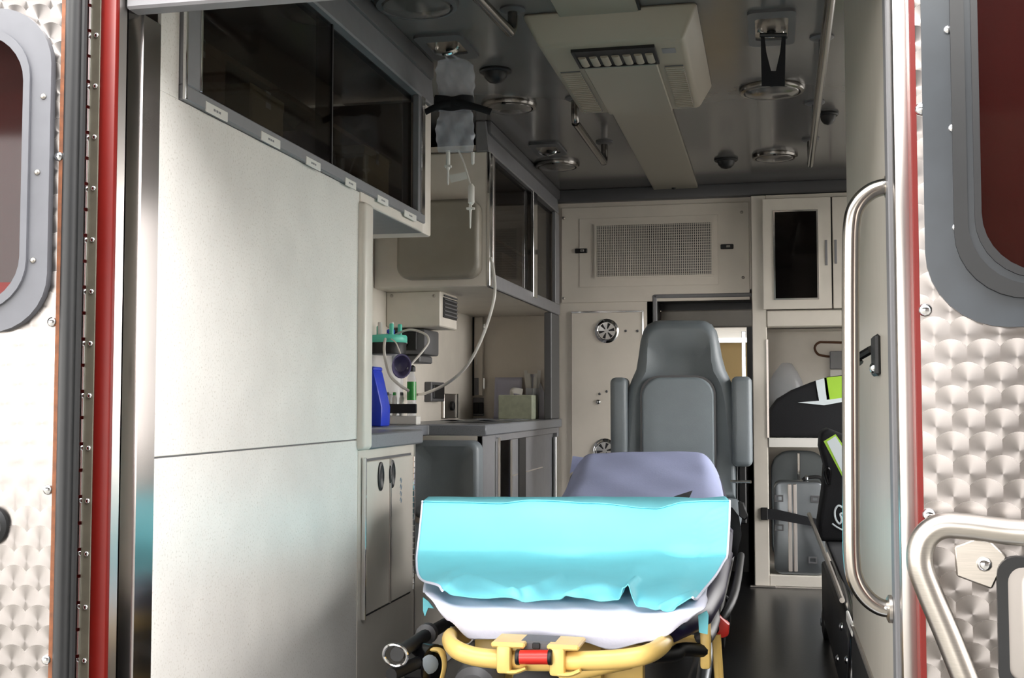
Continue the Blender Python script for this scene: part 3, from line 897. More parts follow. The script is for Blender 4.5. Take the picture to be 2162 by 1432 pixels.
box('tinted_pane', XL - .020, XL - .016, yq(1118), yq(1172), ZB2 + .03, 1.67, 'dark_glass', o2, bev=0)
box('inner_shelf', XW + .01, XL - .07, Y4 + .02, YB - .03, 1.42, 1.432, 'kraft', o2, bev=0)
t = thing('supply_box', 'brown carton inside the overhead cabinet next to the bulkhead', 'box', (XL - .16, 4.75, ZB2 + .02))
box('carton', XL - .25, XL - .08, 4.55, 4.95, ZB2 + .02, ZB2 + .19, 'kraft', t, bev=.004)
box('lid_flap', XL - .252, XL - .078, 4.548, 4.952, ZB2 + .165, ZB2 + .194, 'kraft', t, bev=.003)
# headrest pad on its rear end
hc0, hc1 = PY(Y4 - .05, 836, 590), PY(Y4 - .05, 1011, 417)
hp_ = cushion('head_pad', [(x, Y4, z) for x, z in rrect(hc0.x, hc1.x, hc0.z, hc1.z, .045, 6)], (0, -1, 0), .055, 'vinyl_taupe', None, soft=.02)
tag(hp_, 'taupe padded head cushion on the end of the overhead cabinet', 'cushion')
# post at the far end of the alcove
po = struct(box('trim_10', XL - .03, XL + .004, PX(XL, 1163, 800).y, YB - .016, ZT, ZB2, 'dark_trim', bev=.004), 'dark post between counter and overhead cabinet at the bulkhead')

# ---- wall equipment above the counter
eb = thing('electrical_box', 'cream electrical box with black louvred side under the overhead cabinet', 'box', (-1.27, 4.3, 1.05))
ye = PX(XW, 815, 650).y
xe = PY(ye, 930, 650).x
yf = PX(xe, 965, 650).y
ze0, ze1 = PY(ye, 880, 690).z, ZB2
box('housing', XW, xe, ye, yf, ze0, ze1, 'cream', eb, bev=.004)
box('louvre_panel', xe, xe + .004, ye + .03, yf - .015, ze0 + .035, ze1 - .02, 'black', eb, bev=.001)
lv = box('louvre', xe + .003, xe + .008, ye + .035, yf - .02, ze0 + .042, ze0 + .048, 'dark_trim', eb, bev=.001)
for k in range(1, 6): copy_at(lv, (0, 0, .014 * k))
bolt('screw', PY(ye, 916, 625), (0, -1, 0), .006, 'brushed', eb)
bolt('screw', PY(ye, 815 + 12, 625), (0, -1, 0), .006, 'brushed', eb)
def wall_y(px, py): return PX(XW, px, py)
# black suction regulator under the box
ya_, yb_ = ye + .06, ye + .25
rg = thing('suction_regulator', 'black wall regulator with dial under the electrical box', 'regulator', (XW + .06, ye + .15, .92))
zr0, zr1 = PY(ye + .06, 890, 766).z, ze0 - .004
box('body', XW, XW + .13, ya_, yb_, zr0 + .03, zr1, 'dark_trim', rg, bev=.008, seg=2)
box('face', XW + .006, XW + .10, ya_ - .006, ya_ + .004, zr0 + .045, zr1 - .01, 'black', rg, bev=.003)
lathe('dial', [(.018, 0), (.018, .008), (.014, .012), (.001, .012)], (XW + .05, ya_ - .006, (zr0 + zr1) / 2 + .01), (0, -1, 0), 'black_gloss', rg, n=20)
box('outlet_block', XW, XW + .11, ya_ + .01, yb_ - .02, zr0, zr0 + .028, 'dark_trim', rg, bev=.005)
# clear suction canister with teal lid
cp = PY(3.92, 820, 712)
sx_ = scale_at(cp)
cn = thing('suction_canister', 'clear suction canister with teal lid on the counter', 'canister', (cp.x, cp.y, ZT))
rl = 40 * sx_
lathe('jar', [(rl * .72, 0), (rl * .74, .02), (rl * .86, cp.z - ZT - .06), (rl * .86, cp.z - ZT - .02)], (cp.x, cp.y, ZT + .001), (0, 0, 1), 'clear_plastic', cn)
lathe('collar', [(rl * .8, 0), (rl * .93, .004), (rl * .95, .04), (rl * .9, .045)], (cp.x, cp.y, cp.z - .062), (0, 0, 1), 'black', cn)
ld = lathe('lid', [(rl * .96, 0), (rl, .004), (rl, .020), (rl * .94, .026), (rl * .3, .03), (.001, .03)], (cp.x, cp.y, cp.z - .02), (0, 0, 1), 'teal', cn, n=32)
for (a_, h_) in ((.3, .035), (1.6, .045), (2.9, .03), (4.2, .04), (5.3, .035)):
    lathe('port', [(.008, 0), (.008, h_), (.006, h_ + .004), (.001, h_ + .004)],
          (cp.x + rl * .6 * math.cos(a_), cp.y + rl * .6 * math.sin(a_), cp.z + .006), (0, 0, 1), 'teal' if h_ < .04 else 'white_plastic', ld, n=10)
lathe('valve_cap', [(.014, 0), (.014, .014), (.010, .018), (.001, .018)], (cp.x + .015, cp.y - .02, cp.z + .008), (0, 0, 1), 'blue_plastic', ld, n=14)
lathe('filter_float', [(.022, 0), (.026, .02), (.012, .05), (.001, .055)], (cp.x + .01, cp.y, ZT + .05), (0, 0, 1), 'white_plastic', cn, n=16)
lathe('canister_base', [(rl * .78, 0), (rl * .78, .028), (rl * .74, .03), (.001, .03)], (cp.x, cp.y, ZT), (0, 0, 1), 'black', cn)
# corrugated and clear hoses from the lid
def pp(Y, *pts): return [PY(Y, x, y) for x, y in pts]
h1 = tube('suction_hose', [PY(Y_, x_, y_) for Y_, x_, y_ in ((3.89, 818, 706), (3.845, 812, 722), (3.835, 812, 750), (3.825, 822, 790), (3.82, 842, 812), (3.824, 864, 826))], .005, 'tube_clear', n=8)
tag(h1, 'clear hose curling down from the teal canister lid', 'hose')
h2 = tube('suction_hose', [PY(Y_, x_, y_) for Y_, x_, y_ in ((3.91, 836, 706), (3.90, 866, 696), (3.89, 898, 706), (3.88, 905, 722), (3.85, 892, 742), (3.81, 872, 765), (3.79, 860, 780))], .004, 'tube_clear', n=8)
tag(h2, 'clear hose arching from the canister lid past the black regulator', 'hose')
# blue sharps box on the near counter
sp_ = PZ(ZT, 792, 906)
xb0, xb1 = PY(3.52, 768, 850).x, PY(3.52, 806, 850).x
sb = thing('sharps_container', 'blue plastic sharps container at the near end of the counter', 'container', ((xb0 + xb1) / 2, 3.56, ZT))
zb1 = PY(3.52, 790, 782).z
extrude_poly('bin', [(xb0, 3.52, ZT), (xb1 - .002, 3.52, ZT), (xb1, 3.52, ZT + .06), (xb1 - .012, 3.52, ZT + .11), (xb1 - .028, 3.52, zb1), (xb0, 3.52, zb1)],
             (0, .09, 0), 'blue_plastic', sb, bev=.006, seg=2)
box('chute_lid', xb0 + .002, xb1 - .026, 3.525, 3.605, zb1 - .002, zb1 + .012, 'blue_plastic', sb, bev=.004)
box('warning_label', xb0 + .002, xb0 + .022, 3.518, 3.5205, ZT + .035, ZT + .052, 'white_plastic', sb, bev=0)
# small green-topped bottle and box rack beside the canister
gp = PZ(ZT, 869, 897)
gb = thing('spray_bottle', 'small bottle with bright green body beside the canister', 'bottle', (gp.x, gp.y, ZT))
gp = PY(3.838, 869, 850)
WPOS[gb] = Vector((gp.x, gp.y, ZT + .03)); gb.location = WPOS[gb]
gb['label'] = 'small clear bottle with bright green label standing in the black-lined rack'
rb = 9.5 * scale_at(gp)
gz_ = lambda y: PY(gp.y, 869, y).z
lathe('bottle_body', [(rb, 0), (rb, gz_(800) - ZT - .03), (rb * .6, gz_(790) - ZT - .03), (rb * .5, gz_(784) - ZT - .03)], (gp.x, gp.y, ZT + .03), (0, 0, 1), 'clear_plastic', gb, n=16)
lathe('green_label', [(rb * 1.04, 0), (rb * 1.04, gz_(806) - gz_(845))], (gp.x, gp.y, gz_(845)), (0, 0, 1), 'bottle_green', gb, n=18)
lathe('cap', [(rb * .85, 0), (rb * .85, .016), (rb * .4, .022), (.001, .022)], (gp.x, gp.y, gz_(785)), (0, 0, 1), 'black', gb, n=14)
ra = thing('bottle_rack', 'low white rack with black liner in front of the teal-lidded canister', 'rack', (gp.x - .05, gp.y, ZT))
rx0, rx1 = PY(3.82, 808, 870).x, min(PY(3.82, 881, 870).x, xr_ - .002)
box('rack_base', rx0, rx1, 3.815, 3.862, ZT, ZT + .03, 'white_plastic', ra, bev=.003)
rz0, rz1 = PY(3.82, 840, 873).z, PY(3.82, 840, 853).z
box('rack_liner', rx0, rx1, 3.810, 3.818, max(ZT + .02, rz0), rz1, 'black', ra, bev=.002)
for k, vx in enumerate((818, 833, 848)):
    vp = PY(3.84, vx, 850)
    vt = thing('vial', ('white vial with grey stopper next to the blue sharps container', 'white vial with green stopper in the black-lined rack', 'white vial with grey stopper next to the green-labelled bottle')[k], 'vial', (vp.x, vp.y, ZT + .03), group='vials in the counter rack')
    lathe('glass', [(.008, 0), (.008, .060), (.005, .066), (.005, .070)], (vp.x, vp.y, ZT + .03), (0, 0, 1), 'white_plastic', vt, n=12)
    lathe('stopper', [(.006, 0), (.006, .010), (.001, .011)], (vp.x, vp.y, ZT + .099), (0, 0, 1), 'bottle_green' if k == 1 else 'dark_trim', vt, n=10)
mp_ = PY(3.79, 846, 768)
mk = thing('oxygen_mask', 'small violet tinted mask hanging below the teal canister lid', 'mask', (mp_.x, mp_.y, mp_.z))
lathe('mask_cup', [(.012, -.028), (.020, -.018), (.028, .004), (.033, .030), (.029, .030), (.022, .002), (.001, -.010)], mp_, (.35, -.8, -.3), 'mask_violet', mk, n=20, sx=1.3)
lathe('connector', [(.009, 0), (.009, .026), (.006, .030)], mp_ - Vector((.35, -.8, -.3)).normalized() * .050, (.35, -.8, -.3), 'white_plastic', mk, n=12)
tube('elastic', [mp_ + Vector((.0, .0, .03)), mp_ + Vector((-.02, .01, .07)), Vector((cp.x + .03, cp.y - .06, cp.z - .01))], .0025, 'tube_clear', mk, n=6)
# sockets and plates on the outer wall
def wall_plate(name, lb, cat, x0, x1, y0, y1, m_, dp=.02):
    a = PX(XW, x0, y1)
    b = PX(XW, x1, y0)
    t = thing(name, lb, cat, (XW, (a.y + b.y) / 2, a.z))
    z0_, z1_ = min(a.z, b.z), max(a.z, b.z)
    box('plate', XW, XW + dp, a.y, b.y, z0_, z1_, m_, t, bev=.003)
    return t, a.y, b.y, z0_, z1_, XW + dp
t, ya, yb, za, zb, xo = wall_plate('outlet_cover', 'dark square outlet cover on the wall right of the green bottle', 'outlet', 896, 924, 808, 848, 'dark_trim', .03)
box('flip_lid', xo, xo + .006, ya + .02, yb - .02, za + .012, zb - .012, 'rubber', t, bev=.003)
t, ya, yb, za, zb, xo = wall_plate('switch_plate', 'steel switch plate with round knob above the counter', 'switch', 931, 958, 832, 884, 'brushed', .015)
lathe('knob', [(.02, 0), (.02, .012), (.014, .016), (.001, .016)], (xo, (ya + yb) / 2, (za + zb) / 2), (1, 0, 0), 'black', t, n=16)
box('edge_strip', xo - .002, xo + .006, yb - .02, yb, za, zb, 'chrome', t, bev=.001)
# wall locker door on the bulkhead above the counter
Yk = YB - .012
k0, k1 = PY(Yk, 998, 836), PY(Yk, 1021, 660)
lk = thing('wall_locker', 'narrow cream locker door with chrome hinges behind the counter', 'locker', ((k0.x + k1.x) / 2, Yk, k0.z))
kz0, kz1 = PY(Yk, 1010, 836).z, min(PY(Yk, 1010, 665).z, ZB2 - .002)
box('locker_door', XW + .01, k1.x, Yk - .012, YB, kz0, kz1, 'bulkhead', lk, bev=.003)
box('door_gap', XW + .002, XW + .010, Yk - .010, YB, kz0, kz1, 'black', lk, bev=0)
for ky in (696, 810):
    kp = PY(Yk, 1019, ky)
    lathe('hinge', [(.006, 0), (.006, .05)], (k1.x + .004, Yk - .010, kp.z - .025), (0, 0, 1), 'chrome', lk, n=10)
box('name_card', XW + .02, k1.x - .03, Yk - .014, Yk - .011, PY(Yk, 1005, 770).z, PY(Yk, 1005, 735).z, 'white_plastic', lk, bev=0)
box('notice', XW + .012, k1.x - .02, Yk - .014, Yk - .011, kz0 + .004, PY(Yk, 1005, 798).z, 'grey_trim', lk, bev=0)
so = thing('socket', 'grey double socket on the bulkhead just above the counter', 'outlet', (PY(YB, 1003, 870).x, YB, ZT))
s0, s1 = PY(YB, 985, 884), PY(YB, 1022, 840)
box('plate', max(s0.x, XW + .002), s1.x, YB - .014, YB, ZT + .012, s1.z, 'grey_trim', so, bev=.003)
for q in (1005, 1016):
    qp = PY(YB - .014, q, 862)
    box('receptacle', qp.x - .012, qp.x + .012, YB - .018, YB - .013, qp.z - .026, qp.z + .026, 'black', so, bev=.003)
# things on the far counter
Yg = 5.12
g0, g1 = PY(Yg, 1052, 886), PY(Yg, 1124, 834)
gbx = thing('glove_box', 'pale green tissue carton standing on the far counter', 'box', ((g0.x + g1.x) / 2, Yg + .06, ZT))
box('carton', g0.x, g1.x, Yg, Yg + .13, ZT, g1.z, 'box_green', gbx, bev=.004)
lathe('slot', [(.045, 0), (.045, .001), (.001, .001)], ((g0.x + g1.x) / 2, Yg + .065, g1.z), (0, 0, 1), 'white_plastic', gbx, n=20, sx=.6)
tube('pulled_tissue', [Vector(((g0.x + g1.x) / 2 - .03, Yg + .06, g1.z)), Vector(((g0.x + g1.x) / 2 - .02, Yg + .05, g1.z + .02)), Vector(((g0.x + g1.x) / 2 + .02, Yg + .06, g1.z + .014))],
     .008, 'white_plastic', gbx, n=6, ry=.02)
for (x0, x1, y0, Yq, m_, lean, lb) in ((1042, 1100, 797, 5.33, 'paper_lav', .03, 'lavender sheet of paper leaning on the bulkhead behind the carton'),
                                       (1118, 1153, 790, 5.338, 'paper', .02, 'white curled paper sheet standing beside the pale green carton')):
    A = PY(Yq, x0, 886).x
    B = PY(Yq, x1, 886).x
    H = PY(Yq, x0, y0).z
    def fn(u, v, A=A, B=B, H=H, Yq=Yq, lean=lean, cur=(m_ == 'paper')):
        wd = (1 - .75 * v ** 3) if cur else 1
        return Vector((A + (B - A) * u * wd, Yq + lean * v + .012 * math.sin(u * 3.1), ZT + (H - ZT) * v))
    o = grid('paper_sheet', fn, 8, 10, m_, thick=.0012)
    tag(o, lb, 'paper')
Yv = 5.20
v0 = PY(Yv, 1116, 832)
vc = thing('pen_holder', 'clear cup of white packaged swabs behind the pale green carton', 'cup', (v0.x, Yv + .07, ZT))
cx_, cy_ = v0.x, Yv + .09
lathe('cup', [(.03, 0), (.033, .14), (.031, .14), (.028, .004), (.001, .004)], (cx_, cy_, ZT), (0, 0, 1), 'clear_plastic', vc, n=16)
for k in range(6):
    a_ = k * 1.05
    dx = .016 * math.cos(a_); dy = .012 * math.sin(a_)
    hullz = PY(cy_, 1116, 782 + 7 * (k % 3)).z
    tube('swab_packet', [Vector((cx_ + dx * .6, cy_ + dy, ZT + .005)), Vector((cx_ + dx * 2, cy_ + dy * 1.3, hullz))], .009, 'white_plastic', vc, n=6, sub=1, ry=.002, up=(0, 1, .2))
for k, (px_, py_, lb) in enumerate(((985, 893, 'loose grey-white packet lying flat on the counter below the switch plate'), (1045, 891, 'thin crumpled clear wrapper lying on the counter before the carton'))):
    p = PZ(ZT, px_, py_)
    p.y = min(p.y, 4.9)
    p = PY(p.y, px_, py_)
    def fn(u, v, p=p, k=k):
        return Vector((p.x - .10 + .2 * u, p.y + .18 * v, ZT + .004 + .006 * (math.sin(u * 9 + k) * math.cos(v * 7 + k) + 1) * .6))
    o = grid('wrapper', fn, 14, 10, 'aluminium' if k == 0 else 'clear_plastic', thick=.001)
    tag(o, lb, 'wrapper')
# white oxygen tube hanging from the second overhead cabinet
oc_ = tube('oxygen_tube', [PY(3.93, 1036, 545), PY(3.90, 1043, 580), PY(3.88, 1044, 625), PY(3.88, 1030, 680), PY(3.88, 1008, 735), PY(3.90, 980, 780), PY(3.95, 940, 812), PY(4.15, 900, 830), PX(XW + .004, 884, 833)], .0055, 'tube_clear', n=8)
tag(oc_, 'white tube hanging in a curve from the second overhead cabinet', 'tube')

# ================================================================ RIGHT SIDE
YQ = PX(XR, 1789, 500).y
# corner cabinet right of the doorway: we see its flank
zk = PX(XR, 1815, 1355).z
rc = thing('tall_cabinet', 'tall cream metal cabinet flank behind the tubular grab handle', 'cabinet', (.55, 2.2, 0))
box('carcass', XR + .006, 1.0, YR + .11, YQ, 0, ZC - .005, 'cream_metal', rc, bev=0)
box('side_panel', XR, XR + .006, YR + .10, YQ, .0, ZC - .005, 'panel_metal', rc, bev=.001)
k0_ = PX(XR, 1795, 1318); k1_ = PX(XR, 1852, 1432)
zkb = (k0_.z + k1_.z) / 2
box('kick_plate', XR - .004, XR + .003, YR + .10, YQ, 0, zkb, 'rubber', rc, bev=.001)
tube('kick_edge', [Vector((XR - .003, YR + .10, zkb)), Vector((XR - .003, YQ, zkb))], .004, 'brushed', rc, n=8, sub=1)
bp_ = PX(XR, 1796, 1311)
box('plate_tab', XR - .006, XR, bp_.y - .12, bp_.y + .06, bp_.z - .012, bp_.z + .012, 'white_plastic', rc, bev=.002)
# black door-hold latch on the flank
l0 = PX(XR, 1832, 800); l1 = PX(XR, 1862, 703)
lh = thing('latch_hook', 'black hook latch on the cream cabinet flank behind the grab handle', 'latch', (XR, (l0.y + l1.y) / 2, l0.z))
zl0, zl1 = l0.z, l1.z
ylm = PX(XR, 1856, 750).y
box('back_plate', XR - .008, XR, ylm - .03, ylm + .05, zl0, zl1, 'black', lh, bev=.004)
tube('hook', [Vector((XR - .006, ylm + .06, zl1 - .02)), Vector((XR - .025, ylm + .09, zl1 - .03)), Vector((XR - .034, ylm + .10, zl0 + .04)), Vector((XR - .022, ylm + .09, zl0 + .022))], .007, 'black_gloss', lh, n=8)
bolt('latch_bolt', (XR - .008, ylm, zl0 + .012), (-1, 0, 0), .008, 'chrome', lh)
# tubular grab handle
YH = 1.70
gh = thing('grab_bar', 'long vertical stainless tubular grab handle beside the rear opening', 'handle', (PY(YH, 1797, 800).x, YH, PY(YH, 1797, 1290).z))
hx = lambda px, py: PY(YH, px, py)
pts = [hx(1885, 393), hx(1866, 395), hx(1838, 405), hx(1812, 430), hx(1799, 468), hx(1796, 560), hx(1796, 800), hx(1797, 1080), hx(1799, 1185), hx(1808, 1228), hx(1830, 1262), hx(1858, 1282), hx(1888, 1287)]
tube('tube', pts, .0118, 'polished', gh, n=20, sub=6)
for (fx, fy) in ((1869, 394), (1873, 1286)):
    p = hx(fx, fy)
    lathe('flange', [(.019, 0), (.019, .004), (.014, .007)], p + Vector((.006, 0, 0)), (-1, 0, 0), 'brushed', gh, n=18)
    bolt('set_screw', p + Vector((-.002, -.012, .003)), (0, -1, 0), .003, 'chrome', gh)

# ---- corner cabinet in front of the bulkhead
YK = 5.30
YV = 5.69                                     # back of its open bays
kx = lambda px, py=700: PY(YK, px, py).x
kz = lambda py, px=1680: PY(YK, px, py).z
cc = thing('corner_cabinet', 'cream metal corner cabinet with windowed door and open bays', 'cabinet', (.3, YK, 0))
x0, x1, x2 = kx(1588), kx(1619), .98
ztop_ = kz(410)
box('stile', x0, x1, YK, YB - .002, 0, ztop_, 'cream_metal', cc, bev=.003)
box('top_rail', x1, x2, YK, YB - .002, kz(419), ztop_, 'cream_metal', cc, bev=.002)
box('mid_rail', x1, x2, YK - .003, YB + .0, kz(690), kz(655), 'cream_metal', cc, bev=.004)
box('bottom_rail', x1, x2, YK, YB, kz(1240), kz(1216), 'cream_metal', cc, bev=.003)
box('sill', x0 - .02, kx(1632), YK - .018, YK + .004, 0, .008, 'stainless', cc, bev=.002)
box('carcass_top', x1, x2, YK + .02, YB, kz(640), kz(419), 'black', cc, bev=0)
dr = thing
dw0, dw1, dv0, dv1 = kx(1613), kx(1757), kz(653), kz(420)
gx0, gx1, gzz0, gzz1 = kx(1637), kx(1728), kz(632), kz(447)
dd = ring_prism('door', [(dw0, YK - .018, dv0), (dw1, YK - .018, dv0), (dw1, YK - .018, dv1), (dw0, YK - .018, dv1)],
                [(gx0, YK - .018, gzz0), (gx1, YK - .018, gzz0), (gx1, YK - .018, gzz1), (gx0, YK - .018, gzz1)], (0, .018, 0), 'cream_metal', cc)
flat_frame('window_bead', gx0 - .004, gx1 + .004, gzz0 - .004, gzz1 + .004, YK - .017, .007, .005, 'chrome', dd)
box('window_pane', gx0, gx1, YK - .010, YK - .006, gzz0, gzz1, 'dark_glass', dd, bev=0)
box('pull_slot', kx(1744), kx(1749), YK - .021, YK - .017, kz(563), kz(510), 'grey_trim', dd, bev=.001)
d2 = box('door', kx(1760), x2, YK - .018, YK, dv0, dv1, 'cream_metal', cc, bev=.002)
box('pull_slot', kx(1764), kx(1769), YK - .021, YK - .017, kz(560), kz(510), 'grey_trim', d2, bev=.001)
sh = box('shelf', x1 + .002, x2, YK - .004, YV, kz(945), kz(925), 'white_plastic', cc, bev=.002)
# deep bays run forward beside the walk-through
box('bay_back', xb + .03, x2, YV, YV + .02, 0.0, kz(690), 'cream', cc, bev=0)
box('bay_floor', x1, x2, YK + .004, YV, 0.0, kz(1216) - .001, 'cream_metal', cc, bev=0)
box('bay_top', x1, x2, YB - .01, YV, kz(690), kz(690) + .02, 'cream', cc, bev=0)
box('bay_side', x2, x2 + .02, YK, YV + .02, 0.0, kz(690), 'cream', cc, bev=0)
bl = PY(YK - .01, 1624, 800)
box('edge_strip', kx(1617), kx(1622), YK - .006, YK + .002, kz(925), kz(716), 'chrome', cc, bev=.001)
# rail hook and dark device on the back of the open bay
rh = tube('rail_hook', [PY(YV - .005, 1790, 724), PY(YV - .014, 1745, 723), PY(YV - .014, 1728, 724), PY(YV - .014, 1720, 735), PY(YV - .014, 1727, 748), PY(YV - .014, 1742, 752), PY(YV - .003, 1751, 753)], .0055, 'wood', n=8)
tag(rh, 'brown looped rail on the back wall of the open bay', 'hook')
dv = thing('wall_device', 'small grey box with white base on the back wall of the open bay', 'device', (PY(YV, 1765, 780).x, YV, PY(YV, 1765, 800).z))
box('housing', PY(YV, 1752, 780).x, PY(YV, 1790, 780).x, YV - .03, YV, PY(YV, 1765, 780).z, PY(YV, 1765, 742).z, 'grey_trim', dv, bev=.003)
box('base_plate', PY(YV, 1752, 780).x, PY(YV, 1790, 780).x, YV - .026, YV, PY(YV, 1765, 800).z, PY(YV, 1765, 781).z, 'white_plastic', dv, bev=.002)
# black equipment bag on the shelf, standing forward of the bay
Yb = 5.312
bx = lambda px, py=850: PY(Yb, px, py)
eq = thing('equipment_bag', 'black equipment bag with white and lime band on the open shelf', 'bag', (bx(1720).x, 5.42, kz(925)))
ol = [bx(1622, 924), bx(1622, 866), bx(1640, 842), bx(1670, 824), bx(1710, 808), bx(1745, 796), bx(1800, 790), bx(1830, 800), bx(1835, 924)]
extrude_poly('bag_body', ol, (0, .22, 0), 'black_fabric', eq, bev=.018, seg=3)
yb = Yb - .004
def strip(name, quad, m_, parent, dp=.006, Y=yb):
    return extrude_poly(name, [PY(Y, a, b) for a, b in quad], (0, dp, 0), m_, parent)
strip('white_band', [(1722, 804), (1745, 797), (1752, 846), (1730, 850)], 'reflective', eq)
strip('lime_band', [(1740, 798), (1795, 792), (1795, 838), (1746, 848)], 'lime', eq)
strip('white_band', [(1684, 850), (1735, 846), (1795, 838), (1795, 846), (1740, 856)], 'reflective', eq, Y=yb - .001)
pb = bag_mesh('plastic_bag', (PY(5.615, 1662, 800).x, 5.615, kz(925)), .085, .055, PY(5.615, 1662, 768).z - kz(925), 'clear_plastic', 21)
tag(pb, 'crumpled clear plastic bag standing behind the black equipment bag', 'bag')
# grey curved chair-back and zip strip in the lower bay
gc = thing('folded_cushion', 'grey rounded backboard behind the metal case in the lower bay', 'cushion', (PY(5.66, 1680, 1000).x, 5.66, kz(1216)))
fx = lambda px: PY(5.66, px, 1050).x
cz0, cz1 = kz(1216), PY(5.66, 1680, 952).z
cushion('pad', [(x, YV - .001, z) for x, z in rrect(fx(1628), fx(1748), cz0, cz1, .09, 8)], (0, -1, 0), .03, 'vinyl_grey', gc, soft=.012)
box('zip_strip', fx(1684), fx(1690), YV - .042, YV - .031, PY(5.66, 1687, 1040).z, cz1 - .01, 'chrome', gc, bev=.002)
# aluminium case
Ym = 5.318
mx = lambda px, py=1100: PY(Ym, px, py).x
mz = lambda py: PY(Ym, 1680, py).z
ca = thing('metal_case', 'ribbed aluminium carrying case in the lower open bay', 'case', (mx(1688), 5.38, mz(1212)))
zb_ = kz(1216)
co = [(x, Ym, z) for x, z in rrect(mx(1634), mx(1742), zb_, mz(1017), .035, 6)]
extrude_poly('shell', co, (0, .13, 0), 'aluminium', ca, bev=.01, seg=2)
for q in (1664, 1675):
    box('rib', mx(q), mx(q + 8), Ym - .007, Ym + .002, zb_ + .015, mz(1022), 'stainless', ca, bev=.003)
for (qx, qy) in ((1645, 1053), (1722, 1053), (1645, 1115), (1715, 1182)):
    ring_prism('catch', [(mx(qx - 9), Ym - .006, mz(qy + 7)), (mx(qx + 9), Ym - .006, mz(qy + 7)), (mx(qx + 9), Ym - .006, mz(qy - 7)), (mx(qx - 9), Ym - .006, mz(qy - 7))],
               [(mx(qx - 6), Ym - .006, mz(qy + 4)), (mx(qx + 6), Ym - .006, mz(qy + 4)), (mx(qx + 6), Ym - .006, mz(qy - 4)), (mx(qx - 6), Ym - .006, mz(qy - 4))], (0, .007, 0), 'dark_trim', ca)
tube('carry_handle', [PY(Ym + .06, 1694, 1022), PY(Ym + .05, 1700, 1010), PY(Ym + .05, 1730, 1008), PY(Ym + .06, 1738, 1020)], .008, 'black', ca, n=8)
for q in (1692, 1703):
    lathe('handle_stud', [(.009, 0), (.009, .012), (.004, .016)], PY(Ym + .05, q, 1020 if q < 1700 else 1012), (0, -.3, 1), 'chrome', ca, n=10)
st = thing('retaining_strap', 'black strap across the aluminium case', 'strap', (mx(1660), Ym, mz(1095)))
Ys = YK - .012
extrude_poly('webbing', [PY(Ys, 1608, 1074), PY(Ys, 1640, 1076), PY(Ys, 1742, 1100), PY(Ys, 1742, 1116), PY(Ys, 1640, 1098), PY(Ys, 1608, 1096)], (0, .004, 0), 'black_fabric', st)
hb0 = PY(Ys, 1606, 1072)
box('anchor', hb0.x, hb0.x + .03, Ys - .004, YK + .002, PY(Ys, 1608, 1098).z, hb0.z, 'black', st, bev=.003)
# ---- black bag standing on a folded stair chair along the right
Yt = 4.30
sx2 = lambda px, py: PY(Yt, px, py)
sc_ = thing('stair_chair', 'folded black stair chair with a bare metal rail on the floor', 'chair', (sx2(1750, 1200).x, Yt - .2, 0))
xs = sx2(1715, 1150).x
tube('metal_rail', [PY(4.42, 1708, 1086), PY(3.6, 1745, 1180), PY(3.05, 1778, 1268)], .007, 'brushed', sc_, n=8, sub=4)
tube('side_tube', [Vector((.20, 4.4, .295)), Vector((.20, 3.6, .295)), Vector((.18, 2.80, .28)), Vector((.16, 2.78, .05))], .014, 'black_gloss', sc_, n=10)
tube('side_tube', [Vector((.55, 4.4, .295)), Vector((.55, 3.6, .295)), Vector((.52, 2.85, .28)), Vector((.50, 2.82, .05))], .014, 'black_gloss', sc_, n=10)
box('seat_panel', .19, .54, 3.15, 4.45, .285, .315, 'black_fabric', sc_, bev=.008, seg=2)
box('track_cover', .17, .22, 2.82, 4.30, .06, .25, 'black', sc_, bev=.012, seg=2)
box('track_cover', .50, .55, 2.86, 4.30, .06, .25, 'black', sc_, bev=.012, seg=2)
for (wx, wy) in ((.205, 2.92), (.205, 4.2), (.52, 2.95), (.52, 4.2)):
    wh = lathe('wheel', [(.03, 0), (.055, .004), (.055, .026), (.03, .03)], (wx - .04, wy, .055), (1, 0, 0), 'rubber', sc_, n=20)
    lathe('hub', [(.016, 0), (.012, .005), (.001, .005)], (wx - .04, wy, .055), (-1, 0, 0), 'aluminium', wh, n=12)
for (fx_, fy_, fz_) in ((.163, 2.9, .20), (.163, 3.3, .12), (.163, 3.1, .24)):
    bolt('track_bolt', (fx_ + .008, fy_, fz_), (-1, 0, 0), .010, 'chrome', sc_)
bgp = thing('rescue_bag', 'black upright bag with bright reflective patch and white emblem', 'bag', (sx2(1765, 1180).x, Yt + .1, .315))
bo = [sx2(1729, 1185), sx2(1728, 1110), sx2(1738, 1040), sx2(1742, 985), sx2(1731, 945), sx2(1733, 912), sx2(1750, 905), sx2(1800, 925), sx2(1850, 935), sx2(1860, 1190)]
dz = .315 - min(p.z for p in bo)
bo = [Vector((p.x, p.y, max(p.z, .3145) if p.z < .34 else p.z)) for p in bo]
extrude_poly('bag_body', bo, (0, .22, 0), 'black_fabric', bgp, bev=.016, seg=3)
strip('lime_edge', [(1739, 932), (1764, 917), (1795, 960), (1796, 1024), (1780, 1010)], 'lime', bgp, dp=.008, Y=Yt - .002)
strip('reflective_patch', [(1746, 933), (1764, 921), (1790, 962), (1792, 1016), (1783, 1008)], 'reflective', bgp, dp=.008, Y=Yt - .004)
em = [(1779, 1072), (1770, 1068), (1763, 1078), (1764, 1095), (1772, 1106), (1777, 1098), (1774, 1086), (1782, 1084)]
tube('emblem', [PY(Yt - .003, a, b) for a, b in em], .0035, 'reflective', bgp, n=6, sub=4)
tube('emblem', [PY(Yt - .003, a, b) for a, b in ((1757, 1106), (1768, 1114), (1784, 1122))], .003, 'reflective', bgp, n=6, sub=3)
